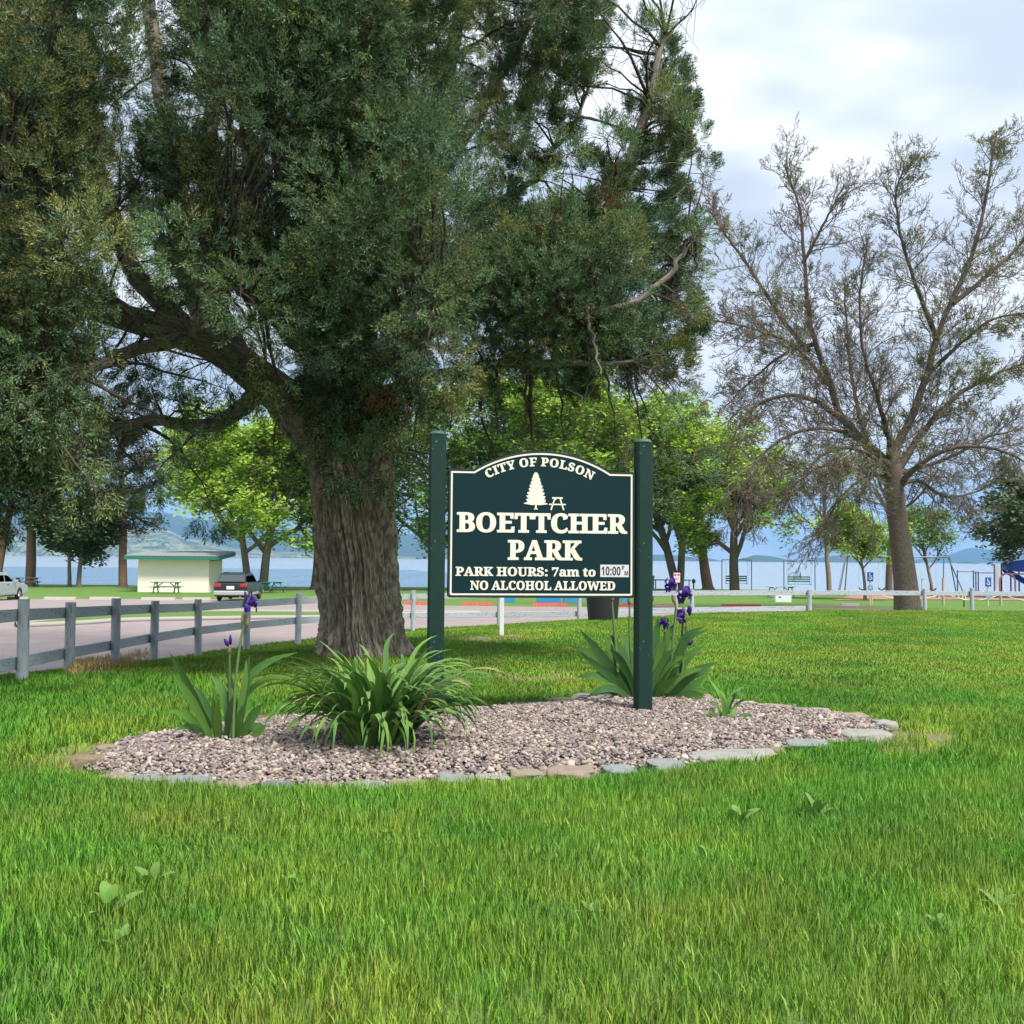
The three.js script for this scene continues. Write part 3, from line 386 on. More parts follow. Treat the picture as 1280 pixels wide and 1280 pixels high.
irisPlant('big iris clump with several purple flowers behind the sign post', [826, 880], null, [
  [[[790, 876], [770, 845], [748, 815], [724, 786]], 15, -0.1, 2], [[[786, 876], [762, 845], [740, 818], [711, 807]], 13, 0, 0], [[[790, 877], [770, 855], [748, 845], [721, 846]], 14, -0.2, 0], [[[792, 878], [775, 866], [760, 858], [741, 862]], 13, -0.25, 1], [[[796, 876], [785, 835], [772, 808], [762, 792]], 15, -0.05, 2], [[[788, 875], [768, 842], [756, 824], [733, 814]], 12, 0.2, 2], [[[797, 874], [790, 835], [784, 810], [776, 787]], 12, 0.2, 0], [[[794, 876], [775, 840], [765, 815], [756, 794]], 12, 0.15, 0], [[[800, 876], [796, 840], [788, 812]], 13, 0, 2], [[[791, 875], [778, 848], [768, 832], [752, 812]], 13, 0.1, 0],
  [[[816, 876], [816, 830], [820, 795], [823, 771]], 14, 0.1, 2], [[[820, 878], [824, 835], [832, 800], [843, 778]], 14, 0.1, 0], [[[826, 878], [836, 840], [850, 812], [858, 795], [883, 782]], 15, -0.05, 2], [[[830, 878], [842, 848], [860, 822], [881, 806]], 14, 0, 0], [[[832, 880], [850, 855], [868, 840], [897, 827]], 16, -0.1, 2], [[[836, 881], [852, 868], [865, 858], [883, 845]], 15, -0.15, 0], [[[834, 882], [850, 874], [868, 866], [884, 862]], 13, -0.2, 1], [[[822, 880], [830, 850], [846, 826], [860, 822]], 15, -0.15, 1], [[[818, 880], [826, 858], [838, 840], [855, 822]], 14, -0.2, 0], [[[824, 876], [834, 835], [838, 805], [835, 790]], 13, 0.2, 1], [[[828, 878], [838, 845], [848, 815], [851, 795]], 15, 0.05, 0], [[[812, 878], [820, 850], [836, 824], [852, 820], [858, 823]], 13, 0.1, 2], [[[814, 880], [822, 862], [835, 857], [846, 857]], 12, -0.2, 2], [[[808, 878], [818, 845], [825, 815], [832, 800]], 13, -0.1, 1], [[[824, 882], [842, 866], [858, 850], [872, 842]], 14, -0.22, 2], [[[805, 876], [808, 840], [812, 810], [816, 790]], 13, 0.15, 0]],
  [[[[838, 850], [842, 790], [845, 760], [842, 745]], [[838, 733, 8.5]], [[843, 754, 840, 743, 2, 1]]], [[[846, 850], [852, 800], [854, 770], [855, 758]], [[855, 746, 10.5]], [[855, 765, 854, 757, 2.2, 1]]], [[[850, 850], [856, 805], [858, 780], [860, 772]], [[850, 772, 8.2]], [[858, 790, 859, 774, 2, 1], [862, 757, 862, 770, 2.8], [860, 766, 861, 760, 2.4]]], [[[828, 850], [830, 800], [831, 790]], [[830, 781, 7]], []], [[[852, 845], [856, 815], [860, 806]], [], [[860, 806, 866, 799, 3.2]]], [[[772, 840], [769, 800], [766, 765], [765, 750]], [], [[765, 752, 766, 740, 2.4, 1]]], [[[790, 840], [787, 790], [787, 755]], [], [[787, 756, 786, 744, 2.2, 1]]]], 37);
{ // small strap-leaved plant
  const base = GP(905, 908), R = rng(44), t = thing('young_daylily', 'small young plant with thin arching leaves alone in the gravel', 'plant', [base.x, base.y + 0.03, base.z]), D = -base.z, at = (x, y, dz) => P(x, y, D + dz).sub(t.position);
  for (const [pts, w] of [[[[903, 908], [905, 885], [898, 865], [884, 846]], 6], [[[905, 908], [908, 885], [916, 868], [930, 857]], 6], [[[908, 908], [915, 890], [925, 877], [943, 876]], 5], [[[904, 908], [900, 890], [892, 878], [884, 880]], 5], [[[906, 908], [912, 880], [922, 866], [932, 872]], 6], [[[902, 908], [893, 895], [889, 885], [884, 902]], 4], [[[909, 908], [922, 898], [935, 893], [948, 905]], 5], [[[906, 909], [905, 880], [902, 866], [895, 862]], 6], [[[907, 908], [914, 895], [920, 880], [921, 872]], 6], [[[903, 908], [897, 900], [890, 893], [880, 896]], 5], [[[910, 909], [918, 905], [930, 900], [940, 896]], 4], [[[905, 909], [908, 890], [906, 876]], 6]]) mesh('leaf', ribbon(curvePts(pts.map(([x, y], i) => at(x, y, (R() - 0.5) * 0.3 * i / 3)), 10), w * D / F, V((R() - 0.5), 0.5, 1), 0.25), lilyGreens[Math.floor(R() * 4)], t);
}
// ================================================================ grass
const trunkAt = V(-2.55, 0, -17);
const roadPoly = [...resample(nearEdge, 60), ...resample(farEdge, 60).reverse()];
const islePoly = [...iA, ...[...iB].reverse()];
const dryPatches = [[1150, 925, 0.55], [1120, 940, 0.3], [85, 950, 0.5], [120, 938, 0.3], [640, 848, 0.45], [700, 848, 0.4], [600, 800, 0.7], [650, 797, 0.7], [960, 793, 0.5], [150, 832, 0.7], [200, 822, 0.5],  [420, 875, 0.5], [350, 900, 0.3]].map(([a, b, r]) => { const q = GP(a, b); return [q.x, q.z, r]; });
function dryness(x, z) { let d = 0; for (const [a, b, r] of dryPatches) { const e = Math.hypot(x - a, (z - b) * 0.7) / (r * (1 + 0.6 * n3(x * 2.2, 4, z * 2.2))); d = Math.max(d, sstep(1.25, 0.35, e)); } return d; }
{ // bare soil and old straw show on the sheet under thin grass
  const p = lawnGeo.attributes.position, c = []; for (let i = 0; i < p.count; i++) { const x = p.getX(i), z = p.getZ(i); if (z < -40) { c.push(1, 1, 1); continue; } const d = dryness(x, z), s = clamp(d * 1.3 + 0.35 * n3(x * 1.7, 8, z * 1.7)), t = 0.5 + 0.5 * n3(x * 5, 2, z * 5); c.push(lerp(0.95, lerp(2.1, 1.5, t), s), lerp(0.8, lerp(0.95, 0.62, t), s), lerp(1.1, 3.2, s)); }
  lawnGeo.setAttribute('color', new THREE.Float32BufferAttribute(c, 3));
}
function clumpGeo(seed, blades, rad, h, wid, bend) {
  const R = rng(seed), m = new MB();
  for (let k = 0; k < blades; k++) {
    const a = R() * 6.283, r = rad * Math.sqrt(R()), x = Math.cos(a) * r, z = Math.sin(a) * r, L = h * (0.45 + 0.75 * R()), w = wid * (0.6 + 0.7 * R()), f = R() * 6.283, cx = Math.cos(f), cz = Math.sin(f), b = bend * (0.2 + R()), la = R() * 6.283, lx = Math.cos(la) * b, lz = Math.sin(la) * b;
    const dry = R() < 0.11, k0 = 0.7 + 0.6 * R(), c = dry ? [1.7 * k0, 1.1 * k0, 2.2 * k0] : [k0 * (0.85 + 0.45 * R()), k0, k0 * 0.9];
    const pt = [[0, 0], [0.55, 0.42], [1, 1]].map(([t, q]) => [x + lx * q * L, t * L * (1 - 0.35 * b * q), z + lz * q * L]);
    const nx = -cz, nz = cx, N = [nx * 0.75, 0.66, nz * 0.75], i0 = m.v(pt[0][0] - cx * w, pt[0][1] - 0.01, pt[0][2] - cz * w, ...N, ...c), i1 = m.v(pt[0][0] + cx * w, pt[0][1] - 0.01, pt[0][2] + cz * w, ...N, ...c), i2 = m.v(pt[1][0] - cx * w * 0.85, pt[1][1], pt[1][2] - cz * w * 0.85, ...N, ...c), i3 = m.v(pt[1][0] + cx * w * 0.85, pt[1][1], pt[1][2] + cz * w * 0.85, ...N, ...c), i4 = m.v(...pt[2], ...N, ...c);
    m.tri(i0, i1, i2); m.tri(i1, i3, i2); m.tri(i2, i3, i4);
  }
  return m.geo();
}
{
  const R = rng(77), Q = new THREE.Quaternion(), up = V(0, 1, 0);
  const band = (d0, d1, perM2, geos, hScale, name, label, slope = 0.58) => {
    const lists = geos.map(() => []), wide = (d) => d * slope + 0.9, area = (d1 - d0) * (wide(d0) + wide(d1)), n = area * perM2;
    for (let i = 0; i < n; i++) {
      const d = Math.sqrt(lerp(d0 * d0, d1 * d1, R())), x = (R() * 2 - 1) * wide(d), z = -d;
      if (inside(bedPoly, x, z) && edgeDist(bedPoly, x, z) > 0.02) continue;
      if (d > 8 && (inside(roadPoly, x, z) && edgeDist(roadPoly, x, z) > 0.1)) continue;
      const dr = dryness(x, z); if (R() < dr * 0.85) continue; if (d < 9.6 && edgeDist(bedPoly, x, z) < 0.15 && R() < 0.6) continue; if (Math.hypot(x - trunkAt.x, z - trunkAt.z) < 0.75) continue;
      const a = fbm(x * 0.55, 2.2, z * 0.55, 3), b = n3(x * 2.4, 5.5, z * 2.4), yel = clamp(0.19 + 1.4 * a + 0.5 * b + dr * 0.7 + 0.22 * sstep(5.6, 3.6, d) + 0.36 * sstep(11, 15, d)), mow = 0.5 + 0.5 * Math.sin((x * 0.62 + z * 0.25) * 2.1 + 1.5 * n3(x * 0.1, 1, z * 0.1));
      const v = 0.78 + 0.36 * R() + 0.22 * n3(x * 1.1, 7.7, z * 1.1) + (d > 12 ? 0.16 * (mow - 0.5) : 0);
      const c = RGB(lerp(0.105, 0.245, yel) * v, lerp(0.325, 0.385, yel) * v, lerp(0.020, 0.036, yel) * v);
      const tall = hScale(x, z, d) * (0.75 + 0.5 * R() + 0.35 * b);
      Q.setFromAxisAngle(up, R() * 6.283);
      lists[Math.floor(R() * geos.length)].push({ m: new THREE.Matrix4().compose(V(x, ground(x, z) + 0.002, z), Q, V(1, Math.max(0.3, tall), 1)), c });
    }
    geos.forEach((g, i) => tag(instanced(name, g, mGrass, lists[i]), label + ['', ', coarser tufts', ', finer tufts'][i], 'grass'));
  };
  const mGrass = leafMat(1, 1, 1, { roughness: 0.7, transmission: 0.45 });
  const edgeTall = (x, z) => { const e = edgeDist(bedPoly, x, z); return lerp(0.5, 1, sstep(0.02, 0.4, e)); };
  band(2.6, 7.6, 330, [clumpGeo(1, 30, 0.075, 0.10, 0.0021, 0.35), clumpGeo(2, 26, 0.08, 0.115, 0.0026, 0.5), clumpGeo(3, 34, 0.075, 0.08, 0.0018, 0.3)], (x, z, d) => 0.95 * (1 + 0.12 * sstep(6, 8, d)) * edgeTall(x, z), 'grass', 'long uncut bright green grass in front of the bed');
  band(7.6, 13.5, 210, [clumpGeo(4, 26, 0.09, 0.105, 0.0034, 0.5), clumpGeo(5, 24, 0.09, 0.12, 0.004, 0.8), clumpGeo(6, 28, 0.09, 0.09, 0.003, 0.5)], (x, z, d) => (x < -1.2 && d < 15 ? 0.95 : lerp(1.0, 0.62, sstep(9, 12, d))) * edgeTall(x, z), 'grass', 'green grass around the sign bed');
  band(13.5, 36, 75, [clumpGeo(7, 26, 0.14, 0.06, 0.0065, 0.7), clumpGeo(8, 22, 0.14, 0.07, 0.007, 0.9), clumpGeo(9, 28, 0.15, 0.05, 0.006, 0.6)], (x, z, d) => 0.85, 'grass', 'short mown lawn grass reaching to the fence');
  // dry verge grass by the fence foot
  const L = []; for (let i = 0; i < 260; i++) { const px = lerp(95, 200, R() * R()), q = GP(px, lerp(839, 812, (px - 105) / 145) + (R() - 0.5) * 14); L.push({ m: new THREE.Matrix4().compose(V(q.x, q.y, q.z), Q.setFromAxisAngle(up, R() * 6.28).clone(), V(1.2, 1.0 + R(), 1.2)), c: RGB(0.30 + 0.1 * R(), 0.27 + 0.06 * R(), 0.13) }); }
  tag(instanced('dry_grass', clumpGeo(10, 20, 0.1, 0.12, 0.004, 1.0), leafMat(1, 1, 1), L), 'dry straw coloured grass at the foot of the fence', 'grass');
}
{ // broad leaved weeds in the lawn
  const R = rng(91), spots = [[190, 1110, 1.2, 'broadleaf weed with the widest rosette, in long grass'], [135, 1150, 1.3, 'broadleaf weed with many low leaves in patchy grass'], [150, 1190, 0.8], [365, 1120, 1], [480, 1055, 0.8], [275, 1040, 0.7], [925, 1030, 1.4, 'tall broadleaf weed with two upright leaves near the bed'], [1020, 1025, 1.4, 'tall pale broadleaf weed leaning in the long grass'], [880, 1080, 0.9], [1250, 1140, 0.9], [1175, 1165, 0.8], [740, 1150, 0.7]];
  for (const [px, py, s, label] of spots) {
    const q = GP(px, py), t = thing('broadleaf_weed', label ?? 'small pale green broadleaf weed growing in the lawn', 'weed', [q.x, q.y, q.z], R() * 6, 'weeds in the lawn'), n = 4 + Math.floor(R() * 5);
    for (let k = 0; k < n; k++) { const a = k / n * 6.28 + R() * 0.6, L = (0.09 + 0.06 * R()) * s, lift = 0.5 + 0.8 * R(), pts = []; for (let i = 0; i <= 6; i++) { const e = i / 6; pts.push(V(e * L * Math.cos(lift) * 1.1, 0.01 + L * Math.sin(lift) * e * (1.25 - 0.5 * e), 0)); } const o = mesh('leaf', ribbon(pts, 0.042 * s, V(-0.3, 1, 0.1), 0.2, (e) => Math.pow(Math.sin(Math.PI * Math.min(0.97, 0.12 + 0.86 * Math.pow(e, 1.3))), 0.8)), lilyGreens[k % 2 ? 1 : 3], t); o.rotation.y = a; }
  }
}
// ================================================================ the big juniper
const barkTex = noiseTex(512, (u, v) => { const a = tfbm(u, v * 0.12, 46, 1.9, 3), b = tfbm(u, v * 0.3, 12, 5.1, 4), t = sstep(-0.25, 0.3, a + 0.7 * b); return [lerp(0.17, 0.46, t), lerp(0.14, 0.41, t), lerp(0.12, 0.365, t)]; });
const barkBump = noiseTex(512, (u, v) => { const a = 0.5 + 0.8 * tfbm(u, v * 0.12, 46, 1.9, 3); return [a, a, a]; }, false);
{
  const D = 17, tree = thing('juniper_tree', 'huge old juniper with furrowed fluted trunk and dense dark green sprays', 'tree', [trunkAt.x, ground(trunkAt.x, trunkAt.z), trunkAt.z]);
  const O = tree.position, loc = (px, py, d = D) => P(px, py, d).sub(O), sc = D / F, R = rng(2024);
  // fluted trunk: a stack of lobed rings that follows the photo's outline, strands twisting a little
  const prof = [[824, 456, 52], [812, 454, 48], [798, 452, 44], [770, 451, 41], [735, 449, 41], [700, 447, 42], [660, 445, 43], [625, 442, 43], [590, 439, 43], [560, 436, 45], [535, 432, 49], [510, 428, 46], [480, 424, 38], [440, 420, 31], [380, 412, 25], [300, 402, 20], [200, 396, 16], [100, 392, 12], [0, 388, 9], [-120, 385, 7], [-260, 384, 3]];
  const m = new MB(), NT = 400, NH = 230, ys = [];
  for (let j = 0; j <= NH; j++) {
    const f = Math.pow(j / NH, 1.25) * (prof.length - 1), k = Math.min(prof.length - 2, Math.floor(f)), t = f - k, py = lerp(prof[k][0], prof[k + 1][0], t), px = lerp(prof[k][1], prof[k + 1][1], t), w = lerp(prof[k][2], prof[k + 1][2], t) * sc, c = loc(px, py);
    for (let i = 0; i <= NT; i++) {
      const a = i / NT * 2 * Math.PI, h = c.y, tw = a + 0.10 * h + 0.12 * n3(Math.cos(a) * 1.5, h * 0.9, Math.sin(a) * 1.5);
      const cx = Math.cos(tw), sz = Math.sin(tw);
      const lobes = 0.13 * n3(cx * 1.6 + 4, h * 0.25, sz * 1.6) + 0.09 * Math.cos(5 * tw + 1 + 0.4 * h) * sstep(4.5, 1, h) + 0.06 * Math.abs(n3(cx * 4.2, h * 0.35 + 2, sz * 4.2));
      const rid = (f, vs, o) => 1 - 2.4 * Math.pow(Math.abs(n3(cx * f + o, h * vs, sz * f)), 0.7), strand = 0.060 * rid(6, 0.4, 3) + 0.055 * rid(12, 0.6, 8) + 0.032 * rid(25, 1.1, 1) + 0.010 * n3(cx * 60, h * 3, sz * 60);
      const fl = h < 0.5 ? 0.16 * sstep(0.5, -0.1, h) * Math.max(0, Math.cos(6 * a + 0.7)) : 0, r = w * (1 + lobes + fl) + strand * Math.min(1, w / 0.4);
      m.v(c.x + Math.cos(a) * r, c.y, c.z - Math.sin(a) * r * 0.9, 0, 0, 0, 1.04, 0.97, 0.88, i / NT * 4, h);
    }
    if (j) for (let i = 0; i < NT; i++) { const b = j * (NT + 1) + i, a = b - NT - 1; m.tri(a, a + 1, b); m.tri(a + 1, b + 1, b); }
  }
  // limbs: pixel x, pixel y, depth; radius at both ends in pixels
  const limbs = [
    [[[420, 560, 17], [385, 535, 16.9], [345, 492, 16.5], [300, 452, 16], [240, 420, 15.4], [160, 398, 14.8], [80, 380, 14.2], [-20, 360, 13.6]], 36, 9], [[[330, 486, 16.4], [310, 505, 16.2], [280, 526, 16], [240, 528, 15.6], [195, 522, 15.2], [130, 540, 14.6], [60, 560, 14]], 14, 4], [[[300, 455, 16], [250, 380, 16.2], [225, 300, 16.4], [215, 200, 16.6], [200, 100, 16.8], [185, 0, 17], [175, -120, 17]], 22, 7], [[[290, 445, 16], [270, 360, 15.6], [262, 260, 15.4], [265, 160, 15.4], [275, 60, 15.4], [290, -60, 15.4]], 17, 6], [[[240, 420, 15.4], [170, 340, 15.2], [130, 240, 15.2], [105, 130, 15.4], [90, 20, 15.6], [80, -80, 15.6]], 14, 5], [[[425, 470, 17], [370, 400, 17.8], [330, 300, 18.6], [310, 200, 19], [300, 80, 19.2], [300, -60, 19.2]], 22, 6],
    [[[430, 440, 16.9], [470, 360, 16.4], [500, 280, 16], [530, 180, 15.8], [560, 80, 15.8], [590, -20, 15.8], [610, -90, 15.8]], 20, 5], [[[415, 400, 17], [460, 320, 17.6], [540, 230, 18.2], [600, 140, 18.6], [650, 50, 18.8], [700, -40, 19]], 17, 5], [[[440, 470, 16.9], [520, 420, 16.4], [600, 380, 16], [690, 340, 15.8], [750, 280, 15.8], [795, 180, 15.9], [825, 70, 16], [832, 45, 16]], 20, 2.5], [[[600, 380, 16], [680, 390, 15.4], [760, 390, 15], [830, 350, 14.8], [868, 300, 14.8]], 10, 2], [[[450, 500, 16.8], [540, 470, 16], [620, 455, 15.4], [700, 455, 15], [790, 450, 14.8]], 12, 2], [[[440, 480, 16.6], [450, 440, 15.4], [470, 410, 14.4], [500, 390, 13.6], [540, 380, 13]], 13, 4], [[[400, 450, 16.6], [350, 400, 15], [310, 370, 13.8], [280, 340, 12.8]], 14, 4], [[[230, 418, 15.3], [160, 440, 14], [90, 470, 12.6], [30, 500, 11.8]], 10, 3], [[[160, 398, 14.8], [90, 330, 13.4], [40, 280, 12.4], [-10, 240, 11.8]], 10, 3], [[[405, 330, 16.9], [420, 240, 15.6], [430, 150, 14.8], [440, 60, 14.4], [445, -40, 14.4]], 15, 5], [[[410, 380, 17], [360, 300, 15.8], [350, 200, 15], [350, 100, 14.6], [360, 0, 14.6]], 14, 4], [[[545, 230, 18.2], [600, 260, 18], [660, 230, 17.8], [700, 180, 17.6], [740, 100, 17.6]], 8, 2], [[[690, 340, 15.8], [720, 360, 14.8], [740, 420, 14.2], [750, 470, 14]], 4, 1]];
  const nodes = [];
  for (const [pts, r0, r1] of limbs) { const q = curvePts(pts.map(([x, y, d]) => loc(x, y, d)), 22).map((p, i) => p.add(V(n3(p.x * 1.3, p.y * 1.3, i), n3(p.y * 1.3, p.z, 3 + p.x), n3(p.z, p.x, p.y)).multiplyScalar(0.10))); m.tube(q, q.map((_, i) => lerp(r0, r1, Math.pow(i / 22, 0.8)) * sc * 0.95), 9, [0.8, 0.78, 0.74]); q.forEach((p, i) => nodes.push({ p, r: lerp(r0, r1, i / 22) * sc })); }
  for (let j = 120; j <= NH; j += 5) { const i = j * (NT + 1) * 3; nodes.push({ p: V(m.p[i], m.p[i + 1], m.p[i + 2]), r: 0.2 }); }
  // foliage map, 40 pixel cells from (0, 0); rows above and columns beside the frame are filled below
  const map = ['66533357899987400000000', '77642257899987300000000', '87654347998986400000000', '88743536998985500000000', '68643635648885500000000', '57645765557886400000000', '77545676667776600000000', '88743578778797855667610', '98622357988898887888740', '98422346888888888888720', '88522232479866788887510', '87543222248876243553000', '86634332117752000000000', '75412231001120000000000', '22321110000000000000000', '00000000000000000000000'];
  const clumps = [];
  const dig = (r, c) => { if (r >= 0 && r < 16 && c >= 0 && c < 23) return +map[r][c]; if (r < 0 && c >= -3 && c < 19) return Math.max(0, 6 - 0.28 * Math.abs(r) - Math.max(0, Math.abs(c - 9) - 9 + Math.abs(r) * 0.7) * 2); if (c < 0 && c >= -5 && r < 16) return 7 + c; return 0; };
  for (let r = -9; r < 16; r++) for (let c = -5; c < 23; c++) {
    const v = dig(r, c), n = 2.7 * Math.pow(v / 9, 1.35) + R() * 0.7 - 0.35; for (let k = 0; k < n; k++) {
      let px = (c + R()) * 40; px -= 38 * sstep(640, 800, px); const py = (r + R()) * 40, front = v >= 7 ? 0.55 : v >= 5 ? 0.5 : 0.1, side = clamp(1 - Math.pow((px - 420) / 620, 2), 0.12, 1), zr = 5.2 * Math.sqrt(side);
      let d; if (R() < front) d = 16.4 - zr * (0.45 + 0.5 * R()); else d = 16.4 + zr * (R() * 1.5 - 0.75); if (px < 130) d = Math.min(d, lerp(11, 15.5, R())); if (px > 560) d = 16 + (R() - 0.5) * 3.6; if (px > 660) d = 15.4 + (R() - 0.5) * 2.8;
      if (py > 470 && px > 340 && px < 520) d = 13.8 + 2.0 * R();
      clumps.push({ p: loc(px, py, d), v, px, py, d });
    }
  }
  // the two open lobes against the sky, pad by pad: pixel x, y, radius
  for (const [x, y, r] of [[650, 20, 45], [700, 15, 45], [735, 20, 32], [660, 70, 40], [705, 60, 45], [738, 60, 26], [640, 110, 35], [690, 105, 40], [722, 110, 26], [620, 60, 25], [675, 145, 32], [640, 170, 25], [700, 160, 20], [612, 190, 24], [655, 215, 25], [630, 250, 28], [688, 215, 18], [600, 30, 24], [610, 130, 22],
    [831, 66, 16], [846, 92, 19], [815, 98, 19], [830, 125, 25], [856, 132, 16], [800, 140, 17], [815, 165, 27], [843, 166, 20], [790, 190, 21], [820, 205, 28], [847, 196, 13], [775, 235, 26], [810, 245, 31], [842, 247, 17], [750, 265, 30], [785, 290, 34], [825, 285, 28], [720, 290, 34], [680, 290, 36], [640, 300, 40], [856, 300, 18], [866, 328, 13], [742, 212, 14], [820, 330, 30], [845, 368, 26], [830, 408, 32], [846, 440, 20], [790, 440, 34], [800, 380, 36], [760, 466, 28], [720, 474, 26], [815, 462, 22], [700, 455, 34], [650, 466, 26], [862, 400, 14], [600, 475, 24]]) for (let k = 0; k < 2; k++) { const d = (x > 735 ? 15.7 : 16.6) + (R() - 0.5) * (x > 735 ? 1.2 : 2.2); clumps.push({ p: loc(x + (R() - 0.5) * 10, y + (R() - 0.5) * 10, d), v: 7, px: x, py: y, d, rad: Math.max(0.1, (r - 8) * d / F) }); }
  // branchlets from the nearest limb to every clump
  const twigs = new MB();
  for (const c of clumps) {
    let best = null, bd = 1e9; for (const n of nodes) { const dd = n.p.distanceToSquared(c.p) + (n.p.y > c.p.y + 0.4 ? 0.6 : 0); if (dd < bd) { bd = dd; best = n; } }
    c.from = best.p; const L = Math.sqrt(bd); if (L < 0.1) continue;
    const mid = best.p.clone().lerp(c.p, 0.5).add(V((R() - 0.5) * 0.25 * L, 0.12 * L + (R() - 0.5) * 0.2 * L, (R() - 0.5) * 0.25 * L)), q = new THREE.QuadraticBezierCurve3(best.p, mid, c.p).getPoints(6), r0 = Math.min(best.r * 0.8, 0.012 + 0.011 * L);
    for (let i = 1; i < 6; i++) q[i].add(V(R() - 0.5, R() - 0.5, R() - 0.5).multiplyScalar(0.05 * L));
    twigs.tube(q, q.map((_, i) => lerp(r0, 0.005, i / 6)), 4, [0.75, 0.72, 0.68]);
    if (c.v <= 4 || R() < 0.5) for (let k = 0; k < (c.v <= 4 ? 16 : 6); k++) { const s = q[2 + Math.floor(R() * 5)], e = s.clone().add(V(R() - 0.5, R() - 0.55, R() - 0.5).multiplyScalar(c.rad ? 0.4 : 0.95)), mm = s.clone().lerp(e, 0.5).add(V(R() - 0.5, R() - 0.5, R() - 0.5).multiplyScalar(0.25)); twigs.tube([s, mm, e], [0.006, 0.0045, 0.003], 3, R() < 0.15 ? [2.2, 2.1, 2.0] : [0.8, 0.75, 0.7]); }
  }
  const tg = m.geo(); tg.computeVertexNormals(); { const N = tg.attributes.normal, A = []; // weld the seam of the trunk rings
    for (let j = 0; j <= NH; j++) { const a = j * (NT + 1), b = a + NT, v = V().fromBufferAttribute(N, a).add(V().fromBufferAttribute(N, b)).normalize(); N.setXYZ(a, v.x, v.y, v.z); N.setXYZ(b, v.x, v.y, v.z); } }
  mesh('trunk', tg, mat(1, 1, 1, 0.92, { map: barkTex, bumpMap: barkBump, bumpScale: 0.012, vertexColors: true }), tree);
  mesh('branchlets', twigs.geo(), mat(0.10, 0.08, 0.068, 0.9, { vertexColors: true }), tree);
  // sprays: a feathery branchlet of scale-leaved twigs, 1 unit long along +y
  const spray = (seed) => { const r = rng(seed), s = new MB(), leaf = (p, d, L, w, k) => { const side = V(r() - 0.5, r() - 0.5, r() - 0.5).cross(d).normalize().multiplyScalar(w), nn = V().crossVectors(side, d).normalize(), mid = p.clone().addScaledVector(d, L * 0.5), tip = p.clone().addScaledVector(d, L), c = [k, k, k]; if (nn.y < 0) nn.negate(); const a = s.v(p.x, p.y, p.z, nn.x, nn.y, nn.z, ...c), b = s.v(mid.x + side.x, mid.y + side.y, mid.z + side.z, nn.x, nn.y, nn.z, ...c), e = s.v(mid.x - side.x, mid.y - side.y, mid.z - side.z, nn.x, nn.y, nn.z, ...c), f = s.v(tip.x, tip.y, tip.z, nn.x, nn.y, nn.z, ...c); s.tri(a, b, e); s.tri(b, f, e); };
    for (let i = 0; i < 15; i++) { const t = 0.1 + 0.9 * i / 14, a = i * 2.4 + r(), o = V(0.10 * Math.sin(t * 3 + seed), t, 0.08 * Math.cos(t * 4)), out = V(Math.cos(a), 0.7 + 1.0 * t, Math.sin(a)).normalize(), L = 0.42 * (1.1 - 0.6 * t) * (0.7 + 0.6 * r());
      for (let k = 0; k < 7; k++) { const q = o.clone().addScaledVector(out, L * k / 7), dd = out.clone().add(V(r() - 0.5, r() - 0.4, r() - 0.5).multiplyScalar(0.95)).normalize(); leaf(q, dd, 0.19 * (0.7 + 0.6 * r()), 0.018, 0.7 + 0.5 * r()); } leaf(o.clone().addScaledVector(out, L * 0.8), out, 0.24, 0.019, 0.75 + 0.5 * r()); }
    return s.geo(); };
  const geos = [spray(1), spray(2), spray(3), spray(4)], lists = geos.map(() => []), Q = new THREE.Quaternion(), up = V(0, 1, 0);
  const TINTS = [[0.25, 0.41, 0.18], [0.27, 0.42, 0.21], [0.30, 0.43, 0.18], [0.34, 0.44, 0.17], [0.42, 0.45, 0.17], [0.25, 0.40, 0.22]]; // juniper greens, dealt out by chance
  for (const c of clumps) { // every clump is a pad of sprays on the end of a branchlet: full on its upper and outer side, open below
    const out = c.p.clone().sub(V(0, c.p.y * 0.62 + 1, 0)).normalize(), along = c.p.clone().sub(c.from).normalize(), padTint = TINTS[Math.floor(R() * TINTS.length)], tone = 0.72 + 0.56 * R(), low = (c.py > 440 && c.px < 540) || (c.px < 140 && c.py > 330), tip = c.px > 740 && c.py < 290;
    const rad = c.rad ?? (c.v >= 7 ? 0.44 : c.v >= 4 ? 0.34 : 0.24) * (0.8 + 0.45 * R()) * (tip ? 0.75 : c.px > 640 ? 0.85 : 1), ns = c.rad ? Math.round(18 + 420 * c.rad * c.rad + 80 * c.rad) : c.v >= 7 ? 92 : c.v >= 4 ? 62 : 24, ax = along.clone().multiplyScalar(0.6).addScaledVector(out, 0.5).add(V(0, low ? -0.1 : 0.35, 0)).normalize(), deadAt = R() < 0.05 ? V(R() - 0.5, R() - 0.5, R() - 0.5).normalize() : null;
    for (let k = 0; k < ns; k++) {
      const u = V(R() * 2 - 1, R() * 2 - 1, R() * 2 - 1).normalize(); if (u.dot(ax) < -0.45) u.addScaledVector(ax, 1.0).normalize();
      const p = c.p.clone().addScaledVector(u, rad * (0.45 + 0.55 * Math.sqrt(R()))).addScaledVector(ax, rad * 0.35 * u.dot(ax));
      const dir = u.clone().multiplyScalar(0.8).addScaledVector(ax, 0.5).add(V((R() - 0.5) * 0.6, low ? -0.55 - 0.3 * R() : 0.3 - 0.6 * R(), (R() - 0.5) * 0.6)).normalize();
      if (tip) dir.add(V(0.1, 0.8, 0)).normalize();
